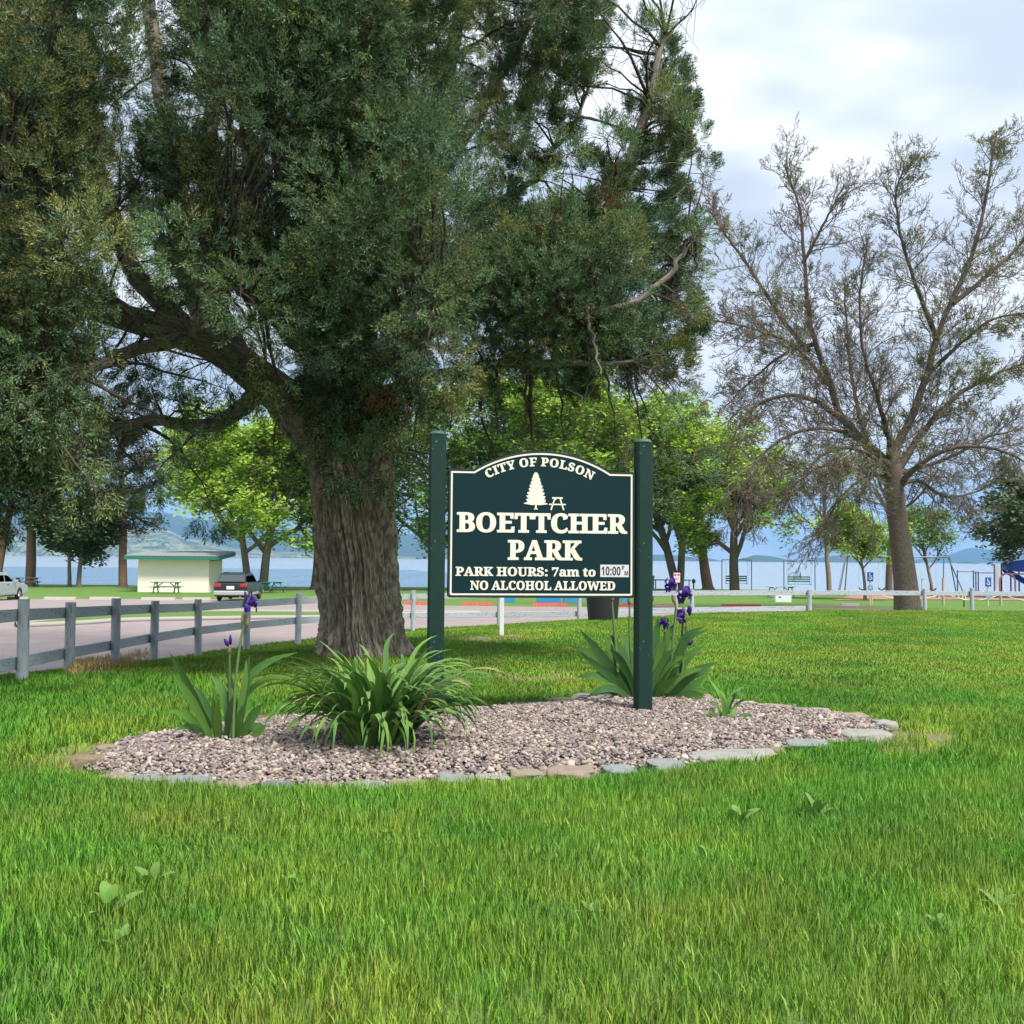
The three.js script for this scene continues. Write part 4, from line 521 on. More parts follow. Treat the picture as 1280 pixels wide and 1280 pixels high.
      Q.setFromUnitVectors(up, dir).multiply(new THREE.Quaternion().setFromAxisAngle(up, R() * 6.28)); const s = (0.135 + 0.11 * R()) * (low ? 1.15 : 1), v = tone * (0.8 + 0.4 * R()); const tint = R() < 0.7 ? padTint : TINTS[Math.floor(R() * TINTS.length)];
      const dead = deadAt && deadAt.dot(u) > 0.75, col = dead ? RGB(0.26 * v, 0.11 * v, 0.05 * v) : RGB(tint[0] * v, tint[1] * v, tint[2] * v);
      lists[Math.floor(R() * 4)].push({ m: new THREE.Matrix4().compose(p, Q, V(s, s, s)), c: col });
    }
  }
  const mSpray = leafMat(1, 1, 1, { transmission: 0.38, roughness: 0.7 });
  const crown = new THREE.Group(); crown.name = 'crown'; crown.userData.kind = 'stuff'; tree.add(crown);
  geos.forEach((g, i) => instanced('foliage', g, mSpray, lists[i], crown));
}
// ================================================================ trees of the park
const greyBark = noiseTex(256, (u, v) => { const a = tfbm(u, v * 0.35, 24, 1.2, 3), t = sstep(-0.3, 0.3, a); return [lerp(0.10, 0.235, t), lerp(0.085, 0.20, t), lerp(0.072, 0.175, t)]; });
const mGreyBark = mat(1.25, 1.2, 1.15, 0.92, { map: greyBark, bumpMap: greyBark, bumpScale: 0.03, vertexColors: true });
const mDarkBark = mat(0.8, 0.74, 0.68, 0.92, { map: greyBark, bumpMap: greyBark, bumpScale: 0.03, vertexColors: true });
const mRedBark = mat(1.25, 0.82, 0.66, 0.92, { map: greyBark, bumpMap: greyBark, bumpScale: 0.04, vertexColors: true });
function perp(d, R) { const v = V(R() - 0.5, R() - 0.5, R() - 0.5); return v.addScaledVector(d, -v.dot(d)).normalize(); }
// grows a branch and its children; tips collects twig points that can carry leaves
function grow(m, R, p, dir, len, r, level, o, tips) {
  const n = level === 0 ? 7 : level < 3 ? 5 : 3, pts = [p.clone()], rad = [r], d = dir.clone(), q = p.clone(), rEnd = level >= o.levels ? r * 0.35 : r * 0.5;
  for (let i = 1; i <= n; i++) { d.addScaledVector(perp(d, R), o.wob * (level ? 1 : 0.4)).add(V(0, (level < 2 ? o.up : o.tipUp) / n, 0)).normalize(); q.addScaledVector(d, len / n); pts.push(q.clone()); rad.push(lerp(r, rEnd, i / n)); }
  m.tube(pts, rad.map((e) => Math.max(e, o.minR ?? 0.004)), level === 0 ? 12 : level === 1 ? 8 : level === 2 ? 5 : 3, [1, 1, 1]);
  if (level >= o.levels - 1) for (let i = 1; i <= n; i++) tips.push({ p: pts[i], d: d.clone(), level });
  if (level >= o.levels) return;
  const kids = o.kids[Math.min(level, o.kids.length - 1)];
  for (let k = 0; k < kids; k++) {
    const t = level === 0 ? lerp(o.first, 1, (k + 0.5 * R()) / kids) : lerp(0.22, 1, (k + R() * 0.8) / kids), f = t * n, i = Math.min(n - 1, Math.floor(f)), s = pts[i].clone().lerp(pts[i + 1], f - i), base = pts[i + 1].clone().sub(pts[i]).normalize();
    const a = o.angle[Math.min(level, o.angle.length - 1)] * (0.7 + 0.6 * R()), side = level === 0 ? V(Math.cos(k * 2.4 + o.spin), 0.05, Math.sin(k * 2.4 + o.spin)) : perp(base, R), nd = base.clone().multiplyScalar(Math.cos(a)).addScaledVector(side, Math.sin(a)).normalize();
    grow(m, R, s, nd, len * o.ratio[Math.min(level, o.ratio.length - 1)] * (0.75 + 0.5 * R()) * (level === 0 ? 1.15 - 0.45 * (k / kids) : 1 - 0.35 * t), lerp(r, rEnd, t) * (level === 0 ? 0.62 : 0.6), level + 1, o, tips);
  }
}
function leafCluster(seed, n, rad, size, flat = 0.7) {
  const R = rng(seed), m = new MB();
  for (let k = 0; k < n; k++) { const c = V(R() * 2 - 1, (R() * 2 - 1) * flat, R() * 2 - 1).multiplyScalar(rad), nn = V(R() - 0.5, 0.45 + R() * 0.6, R() - 0.5).normalize(), a = perp(nn, R), b = V().crossVectors(nn, a), L = size * (0.6 + 0.7 * R()), w = L * 0.42, t = 0.75 + 0.5 * R(), q = [t, t, t];
    const i = [a.clone().multiplyScalar(-L * 0.5), b.clone().multiplyScalar(w), b.clone().multiplyScalar(-w), a.clone().multiplyScalar(L * 0.5)].map((e) => m.v(c.x + e.x, c.y + e.y, c.z + e.z, nn.x, nn.y, nn.z, ...q)); m.tri(i[0], i[2], i[1]); m.tri(i[1], i[2], i[3]); }
  return m.geo();
}
const broad = [leafCluster(3, 9, 0.30, 0.17), leafCluster(4, 8, 0.34, 0.19)], fine = [leafCluster(5, 8, 0.24, 0.10), leafCluster(6, 7, 0.22, 0.12)], dense = [leafCluster(7, 14, 0.36, 0.20, 1), leafCluster(8, 12, 0.4, 0.22, 1)];
const mLeaf = leafMat(1, 1, 1, { transmission: 0.5, roughness: 0.7 });
function leafy(tree, tips, R, { prob, geos, greens, size = 1, jitter = 0.25, drop = 0 }) {
  const lists = geos.map(() => []), Q = new THREE.Quaternion(), E = new THREE.Euler();
  for (const t of tips) { if (R() > prob) { continue; } const times = prob > 1 && R() < prob - 1 ? 2 : 1; for (let k = 0; k < times; k++) { const g = greens[Math.floor(R() * greens.length)], v = 0.8 + 0.4 * R(), s = size * (0.7 + 0.6 * R()); Q.setFromEuler(E.set((R() - 0.5) * 0.8, R() * 6.28, (R() - 0.5) * 0.8)); lists[Math.floor(R() * geos.length)].push({ m: new THREE.Matrix4().compose(t.p.clone().add(V(R() - 0.5, R() - 0.5 - drop, R() - 0.5).multiplyScalar(jitter * 2)), Q, V(s, s, s)), c: RGB(g[0] * v, g[1] * v, g[2] * v) }); } }
  const crown = new THREE.Group(); crown.name = 'crown'; crown.userData.kind = 'stuff'; tree.add(crown); geos.forEach((g, i) => { if (lists[i].length) instanced('foliage', g, mLeaf, lists[i], crown); });
  return lists.reduce((a, b) => a + b.length, 0);
}
const GREENS = { bright: [[0.36, 0.50, 0.05], [0.29, 0.45, 0.05], [0.44, 0.56, 0.065], [0.24, 0.39, 0.045]], mid: [[0.20, 0.33, 0.055], [0.25, 0.38, 0.06], [0.15, 0.27, 0.055]], dark: [[0.10, 0.165, 0.05], [0.075, 0.13, 0.045], [0.13, 0.19, 0.055]], dull: [[0.19, 0.24, 0.09], [0.15, 0.20, 0.08]], pine: [[0.055, 0.09, 0.045], [0.075, 0.10, 0.05]] };
function parkTree(name, label, px, py, trunks, opt, leaf, bark, seed, group) { // trunks: [dx px, lean x, lean z, length m, radius m]
  const b = GP(px, py), R = rng(seed), t = thing(name, label, 'tree', [b.x, b.y, b.z], 0, group), m = new MB(), tips = [];
  for (const [dx, lx, lz, len, r] of trunks) { const x = dx * -b.z / F, s = V(x, -0.15, (R() - 0.5) * 0.5), fl = [s.clone(), s.clone().add(V(lx * 0.12, 0.4, lz * 0.1))]; m.tube(fl, [r * 1.45, r * 1.02], 12); grow(m, R, fl[1].clone().add(V(0, -0.12, 0)), V(lx, 1, lz).normalize(), len, r, 0, { up: 0.25, tipUp: 0.1, wob: 0.16, levels: 4, kids: [7, 5, 5, 4], angle: [0.85, 0.75, 0.8], ratio: [0.62, 0.6, 0.55], first: 0.35, spin: R() * 6, ...opt }, tips); }
  mesh('trunk', m.geo(), bark, t);
  const n = leaf ? leafy(t, tips, R, leaf) : 0;
  return t;
}
// the bare tree by the fence: limbs read from the photo, twigs grown from them
{
  const b = GP(1135, 763), R = rng(606), D = -b.z, t = thing('bare_tree', 'wide spreading nearly bare tree with tangled twigs beside the fence', 'tree', [b.x, b.y, b.z]), m = new MB(), tips = [], sc = D / F, loc = (x, y, dz) => P(x, y, D + dz).sub(t.position);
  const trunk = curvePts([[1136, 775, 0], [1134, 755, 0], [1131, 720, 0], [1126, 680, 0], [1121, 640, 0], [1117, 600, 0], [1114, 575, 0]].map((q) => loc(...q)), 24), rr = (i) => [19, 16.2, 14, 12.6, 11.8, 11.6, 11][Math.min(6, Math.floor(i / 4))];
  { const rad = trunk.map((_, i) => lerp(rr(i), rr(Math.min(24, i + 4)), (i % 4) / 4) * sc); m.tube(trunk, rad, 22, [0.8, 0.78, 0.76]); }
  const limbs = [[[[1116, 590, 0], [1100, 570, -0.3], [1080, 552, -0.6], [1052, 520, -0.9], [1035, 470, -1.1], [1020, 430, -1.2], [1010, 385, -1.2], [1005, 320, -1.2], [1000, 260, -1.3], [980, 205, -1.3]], 10, 1.2], [[[1052, 522, -0.9], [1010, 498, -1.6], [970, 497, -2.2], [935, 515, -2.6], [915, 550, -2.8]], 5.5, 1], [[[1010, 440, -1.2], [975, 395, -0.6], [940, 340, 0], [905, 290, 0.4], [885, 260, 0.5]], 5, 0.9], [[[1035, 480, -1.1], [990, 430, -2.2], [940, 410, -3], [890, 400, -3.6]], 4.2, 0.8], [[[1003, 330, -1.2], [1030, 280, -1.8], [1055, 230, -2.2]], 3.4, 0.8],
    [[[1116, 585, 0], [1120, 560, 0.3], [1140, 520, 0.5], [1158, 470, 0.6], [1172, 420, 0.6], [1190, 375, 0.6], [1215, 320, 0.6], [1230, 260, 0.6], [1240, 200, 0.6], [1245, 165, 0.6]], 9.5, 1.1], [[[1172, 425, 0.6], [1150, 370, 0], [1130, 310, -0.5], [1120, 250, -0.8], [1130, 205, -1]], 5, 0.9], [[[1190, 380, 0.6], [1240, 340, 1.4], [1290, 290, 2], [1330, 240, 2.4]], 5, 1], [[[1112, 580, 0], [1110, 545, -1], [1098, 500, -2], [1080, 440, -2.8], [1075, 370, -3.2], [1085, 300, -3.4]], 6, 1], [[[1120, 590, 0.2], [1150, 545, 1.2], [1190, 500, 2], [1240, 470, 2.6], [1300, 450, 3]], 7.5, 1.4], [[[1122, 610, 0], [1150, 580, -1.2], [1190, 560, -2.2], [1240, 560, -3], [1290, 580, -3.6]], 6, 1.2], [[[1120, 610, 0], [1145, 600, 1], [1180, 620, 1.8], [1210, 618, 2.4], [1250, 600, 3]], 5, 0.9], [[[1112, 600, 0], [1080, 590, 1], [1040, 580, 1.8], [1000, 600, 2.4], [975, 630, 2.8]], 4.6, 0.9], [[[1115, 600, 0], [1095, 575, -1.6], [1060, 560, -2.6], [1020, 575, -3.4], [1000, 610, -3.8]], 4.8, 0.9], [[[1085, 556, -0.5], [1040, 536, -2], [985, 545, -3], [940, 585, -3.5], [922, 640, -3.8]], 4.4, 0.9], [[[1112, 592, 0], [1075, 600, -1.5], [1045, 630, -2.4], [1028, 665, -2.8]], 3.6, 0.8], [[[1122, 592, 0], [1180, 575, 1.5], [1240, 545, 2.4], [1300, 530, 3]], 4.4, 0.9], [[[1020, 430, -1.2], [985, 440, 0.4], [945, 470, 1.4], [905, 510, 2]], 4, 0.8], [[[1158, 470, 0.6], [1200, 430, -0.6], [1240, 400, -1.6], [1290, 390, -2.4]], 4.4, 0.9], [[[1085, 555, -0.5], [1070, 500, 1], [1060, 430, 2], [1055, 350, 2.6]], 5, 1]];
  const o = { up: 0.05, tipUp: 0.12, wob: 0.22, levels: 4, kids: [6, 6, 5, 3], angle: [0.8, 0.75, 0.8], ratio: [0.55, 0.52, 0.5, 0.5], minR: 0.0085, first: 0.2, spin: 0 };
  for (const [pts, r0, r1] of limbs) {
    const q = curvePts(pts.map((e) => loc(...e)), 26).map((p, i) => p.add(V(n3(p.x * 2, p.y * 2, i), n3(p.y * 2, p.z, p.x), n3(p.z, p.x, p.y)).multiplyScalar(i ? 0.07 : 0))); m.tube(q, q.map((_, i) => lerp(r0 * 0.8, r1, Math.pow(i / 26, 0.6)) * sc), 9, [0.72, 0.68, 0.66]);
    let L = 0; for (let i = 1; i < q.length; i++) L += q[i].distanceTo(q[i - 1]);
    const nk = Math.round(L * 4.4); for (let k = 0; k < nk; k++) { const f = lerp(0.16, 1, (k + R()) / nk), i = Math.min(25, Math.floor(f * 26)), s = q[i], d = q[i + 1].clone().sub(q[i]).normalize(), a = 0.55 + 0.6 * R(), nd = d.clone().multiplyScalar(Math.cos(a)).addScaledVector(perp(d, R), Math.sin(a)), low = s.y < 7.4 ? lerp(-0.95, -0.2, clamp(s.y / 7.4)) : 0.2; const len = (1.1 + 1.7 * R()) * (1.15 - 0.4 * f); grow(m, R, s, nd.add(V(0, low * 0.5, 0)).normalize(), len, 0.018 + 0.014 * R() * (1 - f * 0.5), 1, { ...o, up: low * 0.8, tipUp: low * 0.9 + 0.15 }, tips); }
  }
  const g = m.geo(); mesh('trunk', g, mat(0.92, 0.86, 0.78, 0.92, { map: greyBark, bumpMap: greyBark, bumpScale: 0.02, vertexColors: true }), t);
  const patches = [[960, 380, 34], [955, 460, 36], [1040, 380, 26], [1150, 420, 40], [1225, 440, 50], [1240, 480, 50], [1260, 430, 60], [1215, 340, 30], [1270, 310, 36], [1130, 320, 26], [1060, 600, 50], [1090, 560, 40], [1150, 470, 30], [985, 225, 30], [1245, 180, 40], [1130, 215, 30], [920, 300, 26]].map(([x, y, r]) => [loc(x, y, 0), r * sc]);
  const pick = tips.filter((e) => { for (const [c, r] of patches) if (Math.hypot(e.p.x - c.x, e.p.y - c.y) < r && R() < 0.06) return true; return R() < 0.004; });
  leafy(t, pick, R, { prob: 1, geos: [leafCluster(15, 6, 0.12, 0.07), leafCluster(16, 5, 0.1, 0.08)], greens: [[0.26, 0.33, 0.06], [0.22, 0.27, 0.07], [0.30, 0.36, 0.06]], size: 1, jitter: 0.08 });
}
// beyond the road
parkTree('maple_tree', 'bright green maple with low forked grey trunk beside the cream hut', 329, 738, [[0, 0.05, 0, 8.32, 0.36], [-16, -0.12, 0.1, 8.64, 0.3]], { first: 0.3, kids: [9, 6, 5, 3], ratio: [0.85, 0.6, 0.5], angle: [1.0, 0.8, 0.8], up: 0.35, levels: 4 }, { prob: 1.15, geos: broad, greens: GREENS.bright, size: 1.7, jitter: 0.5 }, mGreyBark, 11);
parkTree('round_tree', 'compact round green tree on two thin trunks by the shore', 92, 733.5, [[-6, -0.04, 0, 4.59, 0.17], [6, 0.08, 0, 4.86, 0.2]], { first: 0.4, kids: [9, 6, 4, 3], ratio: [0.7, 0.6, 0.5], up: 0.2 }, { prob: 1.1, geos: dense, greens: GREENS.dark, size: 1.35, jitter: 0.45 }, mGreyBark, 12);
const pineOpt = { levels: 3, first: 0.42, kids: [20, 6, 4], angle: [1.35, 0.8, 0.8], ratio: [0.24, 0.5, 0.5], up: 0, tipUp: -0.2, wob: 0.1 };
const pineLeaf = { prob: 1, geos: [leafCluster(21, 16, 0.4, 0.16, 0.5), leafCluster(22, 14, 0.45, 0.15, 0.5)], greens: GREENS.pine, size: 1.1, jitter: 0.3 };
parkTree('pine_tree', 'pine with thick straight brown trunk beside the far picnic table', 38, 733, [[0, 0.02, 0, 15, 0.42]], pineOpt, pineLeaf, mRedBark, 13);
parkTree('pine_tree', 'leaning pine trunk behind the silver car', -6, 733, [[0, 0.12, 0, 15, 0.36]], pineOpt, pineLeaf, mRedBark, 14);
parkTree('pine_tree', 'slender pine between the round tree and the cream hut', 153, 734, [[0, -0.04, 0, 14, 0.36]], pineOpt, pineLeaf, mRedBark, 15);
parkTree('sparse_tree', 'thin dark leaved tree on the shore behind the juniper trunk', 393, 737, [[0, 0.05, 0, 8.25, 0.32]], { first: 0.25, kids: [9, 6, 4, 3], ratio: [0.62, 0.6, 0.5] }, { prob: 0.42, geos: fine, greens: GREENS.dull, size: 1.4, jitter: 0.3 }, mDarkBark, 16);
parkTree('drooping_tree', 'green drooping tree rising behind the sign beside the juniper trunk', 540, 738, [[0, 0, 0, 13.12, 0.35]], { first: 0.16, kids: [14, 6, 5, 3], ratio: [0.5, 0.6, 0.5], angle: [1.15, 0.8, 0.8], up: 0.1, tipUp: -0.3 }, { prob: 1.0, geos: broad, greens: GREENS.mid, size: 1.6, jitter: 0.5 }, mDarkBark, 17);
parkTree('sparse_tree', 'half bare grey green tree rising behind the arch of the sign', 622, 737, [[-3, -0.1, 0, 11.9, 0.32], [5, 0.16, 0, 11.9, 0.28]], { first: 0.35, kids: [8, 6, 5, 3], ratio: [0.75, 0.6, 0.5], angle: [0.65, 0.7, 0.8], up: 0.3 }, { prob: 0.16, geos: fine, greens: GREENS.dull, size: 1.1, jitter: 0.2 }, mGreyBark, 18);
parkTree('maple_tree', 'tall bright lime green maple behind the sign', 725, 739, [[0, 0.05, 0, 12.6, 0.4]], { first: 0.25, kids: [12, 7, 5, 3], ratio: [0.72, 0.6, 0.5], angle: [0.95, 0.8, 0.8], up: 0.3 }, { prob: 1.3, geos: broad, greens: GREENS.bright, size: 1.85, jitter: 0.5 }, mGreyBark, 19);
parkTree('maple_tree', 'bright green maple with forked grey trunks behind the iris flowers', 846, 737, [[0, -0.28, 0, 9.28, 0.42], [3, 0.12, 0.1, 10.24, 0.36]], { first: 0.3, kids: [10, 7, 5, 3], ratio: [0.78, 0.6, 0.5], angle: [0.85, 0.8, 0.8], up: 0.4 }, { prob: 1.15, geos: broad, greens: GREENS.bright, size: 1.7, jitter: 0.5 }, mGreyBark, 20);
parkTree('pine_tree', 'reddish brown leaning pine trunk between two green maples', 885, 737, [[0, -0.14, 0, 8, 0.5]], { ...pineOpt, first: 0.4, kids: [14, 5, 3] }, { ...pineLeaf, prob: 0.6 }, mRedBark, 22);
parkTree('maple_tree', 'smaller green maple with upright forked trunk beside the bench swing', 919, 741, [[0, -0.05, 0, 7.5, 0.42]], { first: 0.3, kids: [9, 6, 5, 3], ratio: [0.78, 0.6, 0.5], angle: [0.7, 0.8, 0.8], up: 0.4 }, { prob: 1.1, geos: broad, greens: GREENS.bright, size: 1.45, jitter: 0.45 }, mDarkBark, 23);
parkTree('sparse_tree', 'thin trunked half leafed tree beside the swing set', 1037, 744, [[0, 0.03, 0, 9.0, 0.2]], { first: 0.3, kids: [9, 5, 4, 3], ratio: [0.5, 0.6, 0.5] }, { prob: 0.2, geos: fine, greens: GREENS.bright, size: 1.3, jitter: 0.25 }, mGreyBark, 24);
parkTree('young_maple', 'young green maple sapling in front of the swing set', 1081, 750, [[0, 0, 0, 3.92, 0.11]], { first: 0.42, kids: [9, 6, 4, 3], ratio: [0.62, 0.6, 0.5], angle: [0.7, 0.7, 0.8], up: 0.3 }, { prob: 0.75, geos: broad, greens: GREENS.bright, size: 1.05, jitter: 0.3 }, mGreyBark, 25);
parkTree('sparse_tree', 'slim dark trunked tree behind the bare tree trunk', 1111, 744, [[0, 0, 0, 11.2, 0.28]], { first: 0.45, kids: [9, 5, 4, 3], ratio: [0.4, 0.6, 0.5] }, { prob: 0.15, geos: fine, greens: GREENS.dull, size: 1.2, jitter: 0.25 }, mDarkBark, 26);
parkTree('young_tree', 'small airy green tree behind the end of the swing set', 1166, 743, [[0, -0.1, 0, 5.22, 0.14]], { first: 0.36, kids: [9, 6, 4, 3], ratio: [0.65, 0.6, 0.5], angle: [0.7, 0.7, 0.8], up: 0.3 }, { prob: 0.5, geos: fine, greens: GREENS.mid, size: 1.5, jitter: 0.3 }, mGreyBark, 27);
parkTree('spreading_tree', 'dark green tree overhanging the blue slide', 1335, 748, [[0, -0.1, 0, 6.9, 0.3]], { first: 0.3, kids: [11, 6, 4, 3], ratio: [0.75, 0.6, 0.5], angle: [1.05, 0.8, 0.8], up: 0.15 }, { prob: 0.95, geos: dense, greens: GREENS.dark, size: 1.3, jitter: 0.45 }, mDarkBark, 28);
// ================================================================ things beyond the fence
const mGreenPaint = mat(0.03, 0.16, 0.11, 0.5), mSteel = mat(0.16, 0.20, 0.23, 0.45, { metalness: 0.3 }), mWhite = mat(0.72, 0.72, 0.70, 0.6), mBlack = mat(0.018, 0.018, 0.02, 0.6), mRubber = mat(0.02, 0.02, 0.021, 0.85), mConcrete = mat(0.58, 0.56, 0.52, 0.9), mGalv = mat(0.45, 0.47, 0.49, 0.5, { metalness: 0.4 });
{ // the cream hut
  const a = GP(172, 740), b = GP(267, 740), W = b.x - a.x, Dp = 3.3, y = Math.min(a.y, b.y), h = thing('utility_hut', 'cream block hut with green fascia and grey metal roof near the shore', 'building', [a.x, y, a.z]);
  const wallTex = noiseTex(256, (u, v) => { const k = 1 + 0.12 * tfbm(u, v, 5, 3.2, 4); return [0.84 * k, 0.745 * k, 0.645 * k]; }), mWall = mat(1, 1, 1, 0.85, { map: wallTex });
  const H = 2.2, t = 0.2; mesh('wall', bx(W, H + 0.2, t, W / 2, H / 2, -t / 2), mWall, h); mesh('wall', bx(W, H + 0.4, t, W / 2, H / 2 + 0.1, -Dp + t / 2), mWall, h); mesh('wall', bx(t, H + 0.1, Dp - 2 * t - 0.004, t / 2 + 0.003, H / 2, -Dp / 2), mWall, h); mesh('wall', bx(t, H + 0.1, Dp - 2 * t - 0.004, W - t / 2 - 0.003, H / 2, -Dp / 2), mWall, h);
  const o = 0.75, r = mesh('roof', bx(W + 2 * o, 0.1, Dp + 1.3, 0, 0, 0), mat(0.42, 0.43, 0.45, 0.45, { metalness: 0.4 }), h); r.position.set(W / 2, H + 0.52, -Dp / 2); r.rotation.x = 0.075;
  for (let k = 0; k < 22; k++) mesh('roof_rib', bx(0.05, 0.035, Dp + 1.28, -(W + 2 * o) / 2 + 0.15 + k * (W + 2 * o - 0.3) / 21, 0.066, 0), r.material, r);
  mesh('fascia', bx(W + 2 * o + 0.06, 0.27, 0.05, W / 2, H + 0.24, 0.66), mGreenPaint, h);
  for (const s of [0, 1]) { const f = mesh('fascia', bx(0.05, 0.27, Dp + 1.24, 0, 0, 0), mGreenPaint, h); f.position.set(s ? W + o + 0.04 : -o - 0.04, H + 0.37, -Dp / 2); f.rotation.x = 0.075; }
  mesh('soffit', bx(W + 2 * o - 0.02, 0.03, 0.72, W / 2, H + 0.16, 0.31), mWhite, h);
}
function car(label, pos, turn, paint, lower, seed) { // length along -z (front), width x
  const c = thing('parked_car', label, 'car', pos, turn), L = 4.55, W = 1.72, mp = mat(...paint, 0.25, { metalness: 0.35 }), ml = mat(...lower, 0.35, { metalness: 0.3 }), glass = mat(0.05, 0.065, 0.075, 0.06), lamp = mat(0.42, 0.02, 0.015, 0.2), prof = (pts, w, bev) => { const s = new THREE.Shape(pts.map(([a, b]) => new THREE.Vector2(a, b))), g = new THREE.ExtrudeGeometry(s, { depth: w - 2 * bev, bevelEnabled: true, bevelSize: bev, bevelThickness: bev, bevelSegments: 3 }); return g.translate(0, 0, -(w - 2 * bev) / 2).rotateY(Math.PI / 2); };
  // profile coordinates: a runs to the front, b up
  const arch = (x, r) => { const q = []; for (let i = 0; i <= 8; i++) { const a = Math.PI * i / 8; q.push([x - Math.cos(a) * r, 0.33 + Math.sin(a) * r * 1.02]); } return q; };
  mesh('body', prof([[-2.2, 0.34], ...arch(-1.33, 0.37), ...arch(1.32, 0.37), [2.18, 0.33], [2.24, 0.55], [2.15, 0.74], [1.2, 0.92], [0.95, 0.95], [-2.1, 0.98], [-2.24, 0.8], [-2.25, 0.5]], W, 0.05), mp, c);
  mesh('lower_trim', merge([bx(W + 0.01, 0.24, 0.42, 0, 0.46, 2.16, 0.06), bx(W + 0.01, 0.22, 0.3, 0, 0.44, -2.18, 0.06), bx(W + 0.012, 0.16, 1.7, 0, 0.4, 0, 0.04)]), ml, c);
  const gh = prof([[0.98, 0.93], [0.28, 1.4], [-0.4, 1.46], [-1.75, 1.42], [-2.12, 0.96]], W - 0.2, 0.07); { const p = gh.attributes.position; for (let i = 0; i < p.count; i++) { const k = 1 - 0.14 * clamp((p.getY(i) - 0.95) / 0.5); p.setX(i, p.getX(i) * k); } gh.computeVertexNormals(); } mesh('cabin', gh, mp, c);
  const pane = (pts, side) => { const m = new MB(); for (const q of pts) { const k = (W / 2 - 0.1) * (1 - 0.14 * clamp((q[1] - 0.95) / 0.5)) + 0.012; m.v(side * k, q[1], -q[0], side, 0.1, 0); } for (let i = 1; i < pts.length - 1; i++) side > 0 ? m.tri(0, i + 1, i) : m.tri(0, i, i + 1); return m.geo(); };
  for (const s of [-1, 1]) { mesh('side_window', pane([[0.8, 0.98], [0.26, 1.33], [-0.15, 1.37], [-0.15, 0.98]], s), glass, c); mesh('side_window', pane([[-0.24, 0.98], [-0.24, 1.37], [-1.0, 1.36], [-1.0, 0.98]], s), glass, c); mesh('side_window', pane([[-1.09, 0.98], [-1.09, 1.35], [-1.66, 1.32], [-1.92, 1.0]], s), glass, c); }
  const cross = (z0, y0, z1, y1, w0, w1, off) => { const m = new MB(), n = V(0, z0 - z1 > 0 ? 1 : 1, 0); const d = V(0, y1 - y0, z1 - z0), nn = V(0, -d.z, d.y).normalize(); if (nn.z * Math.sign(z0) < 0) nn.negate(); const f = (x, y, z) => m.v(x + nn.x * off, y + nn.y * off, z + nn.z * off, nn.x, nn.y, nn.z); const a = f(-w0, y0, z0), b = f(w0, y0, z0), e = f(w1, y1, z1), g = f(-w1, y1, z1); if (nn.z > 0) { m.tri(a, b, e); m.tri(a, e, g); } else { m.tri(a, e, b); m.tri(a, g, e); } return m.geo(); };
  mesh('rear_window', cross(2.13, 1.02, 1.85, 1.37, 0.68, 0.6, 0.06), glass, c); mesh('windscreen', cross(-0.95, 0.99, -0.34, 1.37, 0.7, 0.6, 0.075), glass, c);
  for (const s of [-1, 1]) { mesh('tail_light', bx(0.34, 0.17, 0.05, s * 0.66, 0.86, 2.29, 0.02), lamp, c); mesh('headlight', bx(0.32, 0.15, 0.06, s * 0.64, 0.68, -2.23, 0.02), mat(0.75, 0.75, 0.75, 0.1), c); mesh('mirror', bx(0.17, 0.12, 0.09, s * 0.93, 1.02, -0.62, 0.035), mp, c); mesh('roof_rail', merge([bx(0.03, 0.03, 1.5, s * 0.56, 1.53, 0.75), bx(0.03, 0.06, 0.05, s * 0.56, 1.485, 0.1), bx(0.03, 0.06, 0.05, s * 0.56, 1.485, 1.4)]), mBlack, c); mesh('door_handle', bx(0.025, 0.03, 0.16, s * 0.868, 0.86, 0.05), mBlack, c);
    for (const z of [1.33, -1.32]) { const w = mesh('wheel', new THREE.TorusGeometry(0.235, 0.085, 10, 24).rotateY(Math.PI / 2).scale(1.15, 1, 1), mRubber, c); w.position.set(s * 0.78, 0.32, z); mesh('rim', new THREE.CylinderGeometry(0.2, 0.2, 0.1, 18).rotateZ(Math.PI / 2), mat(0.5, 0.5, 0.51, 0.35, { metalness: 0.7 }), w); for (let k = 0; k < 5; k++) mesh('spoke', bx(0.03, 0.17, 0.05, s * 0.05, 0.09, 0).rotateX(k * 1.2566), mat(0.6, 0.6, 0.61, 0.3, { metalness: 0.7 }), w); } }
  mesh('number_plate', bx(0.4, 0.17, 0.015, 0, 0.74, 2.305), mWhite, c); mesh('rear_panel', bx(0.92, 0.2, 0.03, 0, 0.85, 2.285, 0.01), mBlack, c); mesh('exhaust_pipe', bar(V(0.5, 0.26, 2.1), V(0.5, 0.26, 2.33), 0.03), mGalv, c);
  mesh('underbody', bx(W - 0.3, 0.16, L - 0.6, 0, 0.3, 0), mBlack, c);
  return c;
}
{ const q = GP(286, 752.5); car('dark green station wagon with silver lower trim parked near the cream hut', [q.x, q.y + 0.01, q.z - 2.2], 0.05, [0.02, 0.032, 0.03], [0.44, 0.45, 0.44], 1).scale.setScalar(1.04); const w = GP(12, 750.5); car('silver compact car cut off by the picture edge near the pines', [w.x - 0.75, w.y + 0.01, w.z + 0.4], 0.0, [0.42, 0.46, 0.48], [0.36, 0.4, 0.42], 2); }
